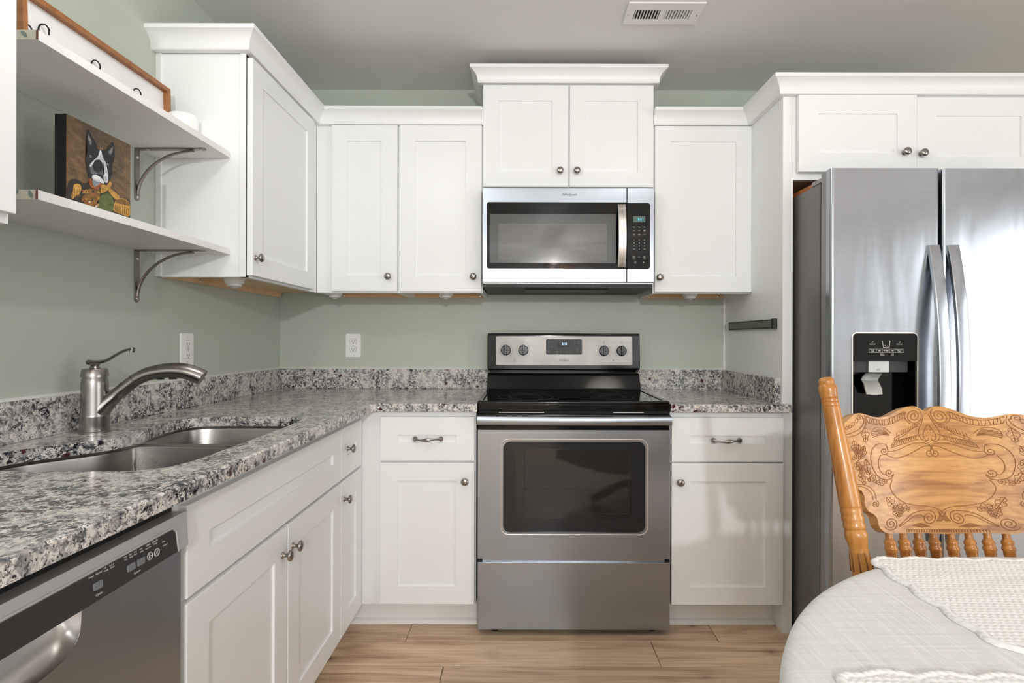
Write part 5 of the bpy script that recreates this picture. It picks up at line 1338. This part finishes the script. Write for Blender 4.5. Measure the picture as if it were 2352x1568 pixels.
# carved lines (and their mirror images) on the panel
b = MB()
def carve(pts, r=0.0007, smooth=True, both=True):
    P = [cc(*p, 0.0003) for p in pts]
    if smooth and len(P) > 2: P = smooth_poly(P, 4)
    b.tube(P, r, 5)
    if both: b.tube([mir(p) for p in P], r, 5)
def spiral(cx, cy, r, turns, a0, sg=1, tail=()):
    pts = []
    n_ = int(turns * 18)
    for k in range(n_ + 1):
        q = k / n_; a = math.radians(a0) + sg * 2 * PI * turns * (1 - q); rr = r * (0.12 + 0.88 * q)
        pts.append((cx + rr * math.cos(a), cy + rr * math.sin(a)))
    P = [cc(*p, 0.0003) for p in pts] + [cc(*p, 0.0003) for p in smooth_poly([Vector((q[0], q[1], 0)).to_2d() for q in ([pts[-1]] + list(tail))], 4)][1:] if tail else [cc(*p, 0.0003) for p in pts]
    b.tube(P, 0.0008, 5); b.tube([mir(p) for p in P], 0.0008, 5)
spiral(812, 376, 62, 2.3, -60, 1)
carve([(885, 362), (874, 420), (852, 470), (850, 520), (880, 558), (925, 575)])
carve([(752, 345), (745, 385), (765, 418), (805, 438), (850, 430), (876, 400)])
carve([(912, 440), (893, 478), (882, 515), (892, 548), (915, 558), (925, 540)])
for x_, y_ in ((895, 500), (905, 520), (890, 530), (908, 480), (914, 500)): carve([(x_, y_), (x_ + 5, y_ + 2)], 0.0007, False)
top_b = [(455, 378), (500, 396), (550, 404), (605, 402), (655, 386), (705, 360), (740, 345)]
low_b = [(470, 425), (520, 440), (580, 446), (640, 436), (690, 412), (742, 388)]
carve(top_b, 0.0007); carve(low_b, 0.0007)
tb = smooth_poly([Vector(p) for p in top_b], 4); lb = smooth_poly([Vector(p) for p in low_b], 4)
for k in range(16):
    q = (k + 0.5) / 16; p1 = tb[min(len(tb) - 1, int(q * len(tb)))]; p2 = lb[min(len(lb) - 1, int(q * len(lb)))]
    carve([tuple(p1), tuple((p1 + p2) / 2 + Vector((-3, 0))), tuple(p2)], 0.0007)
spiral(404, 388, 24, 1.6, 20, -1, ((440, 400), (430, 440), (395, 480), (330, 510), (300, 515)))
for x_, y_, r_ in ((382, 412, 15), (357, 436, 14), (334, 455, 13), (312, 466, 12), (292, 472, 10)):
    carve([(x_ + r_ * 0.7 * math.cos(a * PI / 5), y_ + r_ * math.sin(a * PI / 5)) for a in range(11)], 0.0006)
carve([(440, 370), (455, 420), (440, 470), (400, 510), (340, 530), (305, 535)])
# fan of leaves and feathers under the rope band
for k in range(6):
    a = math.radians(198 - 17 * k * 0.9); carve([(628, 520), (628 + 65 * math.cos(a), 520 - 30 * math.sin(a) - 12), (628 + 130 * math.cos(a), 520 + 62 * math.sin(-a) * 0.9)], 0.0007)
carve([(498, 515), (500, 488), (520, 466), (545, 460), (575, 462), (610, 478), (640, 505)], 0.0007)
for k in range(11):
    x_ = 645 + 18 * k; carve([(x_, 605 - 6 * k), (x_ + 12, 580 - 6 * k), (x_ + 40, 555 - 4 * k)], 0.0007)
carve([(640, 615), (720, 590), (800, 562), (848, 548)], 0.0007); carve([(660, 560), (740, 520), (800, 470), (840, 455)], 0.0007)
for k in range(10):
    x_ = 665 + 17 * k; carve([(x_, 545 - 9 * k), (x_ + 16, 530 - 9 * k), (x_ + 22, 500 - 8 * k)], 0.0006)
# framing scrolls
spiral(590, 640, 30, 1.5, -10, 1, ((600, 590), (540, 588), (500, 630), (490, 700), (508, 770), (545, 830), (600, 853), (640, 848)))
spiral(628, 800, 34, 1.5, 20, 1, ((660, 820), (640, 850)))
carve([(565, 668), (547, 715), (553, 770), (585, 812), (608, 812)])
spiral(930, 652, 36, 1.5, -70, 1, ((930, 600), (880, 606), (820, 640), (755, 672), (690, 690), (640, 682), (605, 664)))
carve([(615, 640), (660, 640), (720, 618), (790, 588), (860, 576), (925, 588), (955, 625)])
carve([(652, 852), (636, 900), (650, 945), (690, 992), (745, 1025), (830, 1044), (915, 1052), (985, 1068), (1030, 1100), (1042, 1130)])
# lower scrolls
spiral(928, 1138, 56, 2.1, -110, 1, ((860, 1088), (800, 1110), (745, 1160), (700, 1200)))
spiral(643, 1184, 52, 2.2, 150, -1)
carve([(705, 1205), (760, 1170), (810, 1130), (860, 1115), (880, 1130)], 0.0007)
for k in range(5): carve([(985 + 9 * k, 1165), (1005 + 8 * k, 1120 + 4 * k), (990 + 6 * k, 1080 + 8 * k)], 0.0006)
for k in range(7): carve([(800 + 12 * k, 1200 + 2 * k), (850 + 12 * k, 1180 + 4 * k), (885 + 10 * k, 1185 + 4 * k)], 0.0006)
for k in range(17):
    x_ = 760 + 19 * k; carve([(x_, 1246), (x_ + 3, 1228), (x_ + 11, 1224), (x_ + 16, 1230), (x_ + 16, 1246)], 0.0006)
# shell at the shoulder
carve([(386, 905), (430, 908), (470, 928), (498, 962), (508, 1005)], 0.0007); carve([(388, 890), (440, 892), (488, 915), (520, 955), (530, 1000)], 0.0007)
spiral(524, 1036, 27, 1.7, -60, 1)
# leaves and grapes down the sides
def leafc(cx, cy, ln, wd, ang):
    ca, sa = math.cos(ang), math.sin(ang)
    tr = lambda l, w: (cx + l * ca - w * sa, cy + l * sa + w * ca)
    carve([tr(0, 0)] + [tr(ln * q, wd * (math.sin(q * PI) + 0.25 * math.sin(q * PI * 5))) for q in (.15, .3, .45, .6, .75, .9)] + [tr(ln, 0)], 0.0006)
    carve([tr(0, 0)] + [tr(ln * q, -wd * (math.sin(q * PI) + 0.25 * math.sin(q * PI * 5))) for q in (.15, .3, .45, .6, .75, .9)] + [tr(ln, 0)], 0.0006)
    carve([tr(0, 0), tr(ln * .9, 0)], 0.0006, False)
    for q in (.3, .5, .7):
        for s_ in (1, -1): carve([tr(ln * q, 0), tr(ln * (q + .12), s_ * wd * .6)], 0.0005, False)
for q in ((360, 560, 100, 24, 1.35), (400, 590, 120, 26, 1.6), (445, 460, 110, 26, 1.5), (440, 600, 100, 22, 1.75), (385, 720, 90, 24, 1.1), (450, 700, 120, 26, 1.35), (410, 800, 95, 22, 1.2), (480, 800, 90, 22, 1.0), (530, 880, 85, 24, -0.2), (610, 985, 110, 26, 0.9), (690, 1045, 100, 28, 0.35), (660, 1060, 90, 22, 1.1)): leafc(*q)
random.seed(11)
for k in range(22):
    x_, y_ = random.uniform(350, 480), random.uniform(620, 860)
    if x_ < 320 + (y_ - 560) * 0.2: continue
    carve([(x_ + 11 * math.cos(a * PI / 4), y_ + 13 * math.sin(a * PI / 4)) for a in range(9)], 0.0005)
for k in range(8): carve([(705 + 9 * (k % 3) + 11 * math.cos(a * PI / 4), 1075 + 22 * (k // 3) + 11 * math.sin(a * PI / 4)) for a in range(9)], 0.0005)
b.build('carving', 'carve', crest, angle=180)
# turned posts
def pt_at(u, v, d): return Vector((at(u, v, d - CAMD)[0], d - CAMD, at(u, v, d - CAMD)[1]))
P0, P1 = pt_at(1896, 866, 1.145), pt_at(1979, 1297, 1.06)
ax = (P1 - P0); L1 = ax.length; axn = ax.normalized()
L2 = (P1.z - 0.44) / -axn.z + L1                   # down to the seat
def vl(v): return (v - 866) / (1297 - 866) * L1
prof = [(0, 0), (0.010, 0.0008), (0.0142, 0.004), (0.0158, 0.009), (0.0158, 0.013), (0.0148, vl(882)), (0.0150, vl(885)), (0.0178, vl(889)), (0.0184, vl(897)), (0.0172, vl(906)), (0.0162, vl(914)), (0.0168, vl(917)), (0.0157, vl(918.5)), (0.0168, vl(920)), (0.0168, vl(926)), (0.0157, vl(927.5)), (0.0168, vl(929)), (0.0170, vl(936)), (0.0158, vl(937.5)), (0.0168, vl(939)), (0.0178, vl(1000)), (0.0192, vl(1080)), (0.0200, vl(1150)), (0.0202, vl(1168)), (0.0186, vl(1171)), (0.0200, vl(1175)), (0.0204, vl(1182)), (0.0190, vl(1187)), (0.0204, vl(1192)), (0.0207, vl(1199)), (0.0190, vl(1205)), (0.0206, vl(1210)), (0.0206, vl(1216)), (0.0184, vl(1220)), (0.0206, vl(1226)), (0.0212, vl(1232)), (0.0206, vl(1239)), (0.0178, vl(1252)), (0.0172, vl(1262)), (0.0180, vl(1280)), (0.0196, vl(1300)), (0.021, L2 * 0.8), (0.019, L2)]
for m_ in (0, 1):
    c0 = P0 if m_ == 0 else mir(P0); a_ = axn if m_ == 0 else Vector((-axn.x, axn.y, axn.z))
    b = MB(); b.lathe(prof, c0, a_, 28); po = b.build('post', 'chair_z', t, angle=50)
    b = MB()
    for k in range(9):
        an = 2 * PI * k / 9; e1 = a_.cross(Vector((1, 0, 0))).normalized(); e2 = a_.cross(e1); q = (e1 * math.cos(an) + e2 * math.sin(an))
        b.tube([c0 + a_ * vl(1268) + q * 0.0176, c0 + a_ * vl(1284) + q * 0.0184, c0 + a_ * vl(1310) + q * 0.0205], [0.0003, 0.0013, 0.0015], 6)
    b.build('flute', 'carve', po, angle=180)
# turned spindles below the crest
for k in range(8):
    u = (2051, 2082.5, 2116, 2151, 2190.5, 2231, 2273, 2316)[k]
    p0 = chp(u, 1223); p0 -= nb(p0.x) * 0.010
    dn = Vector((0, axn.y, axn.z)); ln = (p0.z - 0.455) / -dn.z
    pr = [(0.0075, 0), (0.0072, 0.008), (0.0078, 0.014), (0.0105, 0.0175), (0.0118, 0.022), (0.0098, 0.0268), (0.0118, 0.031), (0.0126, 0.035), (0.0102, 0.0395), (0.0108, 0.043), (0.0100, 0.05), (0.0108, 0.09), (0.0118, ln * 0.6), (0.0100, ln - 0.03), (0.0085, ln)]
    b = MB(); b.lathe(pr, p0, dn, 18); b.build('spindle', 'chair_z', t, angle=60)
SYB = P1.y + (P1.z - 0.455) / -axn.z * axn.y
b = MB(); b.slab([tuple(p) for p in smooth_poly([(CXM - 0.20, SYB + 0.035), (CXM + 0.20, SYB + 0.035), (CXM + 0.235, SYB - 0.15), (CXM + 0.21, SYB - 0.36), (CXM, SYB - 0.385), (CXM - 0.21, SYB - 0.36), (CXM - 0.235, SYB - 0.15)], 5, True)], 0.430, 0.462, 0.008); b.build('seat', 'chair', t)
for sx, sy in ((-1, 0), (1, 0), (-1, -1), (1, -1)):
    top = Vector((CXM + sx * 0.155, SYB - 0.02 + sy * 0.29, 0.432)); bt = Vector((CXM + sx * 0.205, SYB + 0.045 + sy * 0.39, 0.0))
    dn = (bt - top).normalized(); ln = (bt - top).length
    b = MB(); b.lathe([(0.014, 0), (0.017, 0.05), (0.021, 0.11), (0.016, 0.135), (0.022, 0.15), (0.022, 0.17), (0.016, 0.185), (0.022, 0.24), (0.019, 0.34), (0.012, ln - 0.004)], top, dn, 16); b.build('leg', 'chair_z', t)
for sx in (-1, 1):
    b = MB(); b.tube([(CXM + sx * 0.178, SYB + 0.012, 0.21), (CXM + sx * 0.178, SYB - 0.345, 0.21)], 0.010, 10); b.build('stretcher', 'chair_z', t)

# ------------------------------------------------------------------ lamps of the room (above and behind the viewer)
for (lx, ly), r_, lab in ((LAMP, 1.0, 'round white flush ceiling lamp of the kitchen, above the viewer'), (LAMP2, 0.75, 'small round white ceiling lamp above the sink, out of view')):
    t = thing('ceiling_lamp', (lx, ly, CEIL), lab, 'lamp', 'flush ceiling lamps')
    b = MB(); b.lathe([(0.17 * r_, 0), (0.17 * r_, -0.025), (0.15 * r_, -0.03)], (lx, ly, CEIL), n=40); b.build('lamp_base', 'white_trim', t)
    b = MB(); b.lathe([(0.15 * r_, -0.026), (0.145 * r_, -0.05), (0.11 * r_, -0.075), (0.05 * r_, -0.09), (0, -0.092)], (lx, ly, CEIL), n=40); b.build('lamp_shade', 'lamp_shade', t, angle=80)
t = thing('ceiling_fan', (FAN[0], FAN[1], CEIL), 'dark ceiling fan with warm lamp in the dining room behind the viewer', 'fan')
b = MB(); b.lathe([(0.065, 0), (0.065, -0.03), (0.02, -0.05), (0.014, -0.06), (0.014, -0.20), (0.06, -0.215), (0.11, -0.235), (0.115, -0.30), (0.07, -0.335), (0.05, -0.36)], (FAN[0], FAN[1], CEIL), n=36); b.build('motor', 'fan_metal', t)
for k in range(5):
    a = 2 * PI * k / 5 + 0.3; ca, sa = math.cos(a), math.sin(a)
    q = lambda l, w, z_: (FAN[0] + l * ca - w * sa, FAN[1] + l * sa + w * ca, CEIL + z_)
    b = MB(); b.prism([q(0.11, -0.02, -0.272), q(0.20, -0.05, -0.276), q(0.62, -0.07, -0.276), q(0.65, 0, -0.27), q(0.62, 0.07, -0.262), q(0.20, 0.05, -0.262), q(0.11, 0.02, -0.266)], (0, 0, 0.006)); b.build('blade', 'frame_wood', t)
for k in range(3):
    a = 2 * PI * k / 3; c0 = (FAN[0] + 0.075 * math.cos(a), FAN[1] + 0.075 * math.sin(a), CEIL - 0.36)
    b = MB(); b.lathe([(0.02, 0), (0.03, -0.02), (0.05, -0.075), (0.045, -0.085), (0, -0.088)], c0, (math.cos(a) * -0.35, math.sin(a) * -0.35, 1), 20); b.build('lamp_shade', 'fan_shade', t, angle=80)

for o in list(COL.objects):
    if '_o' in o.keys(): del o['_o']
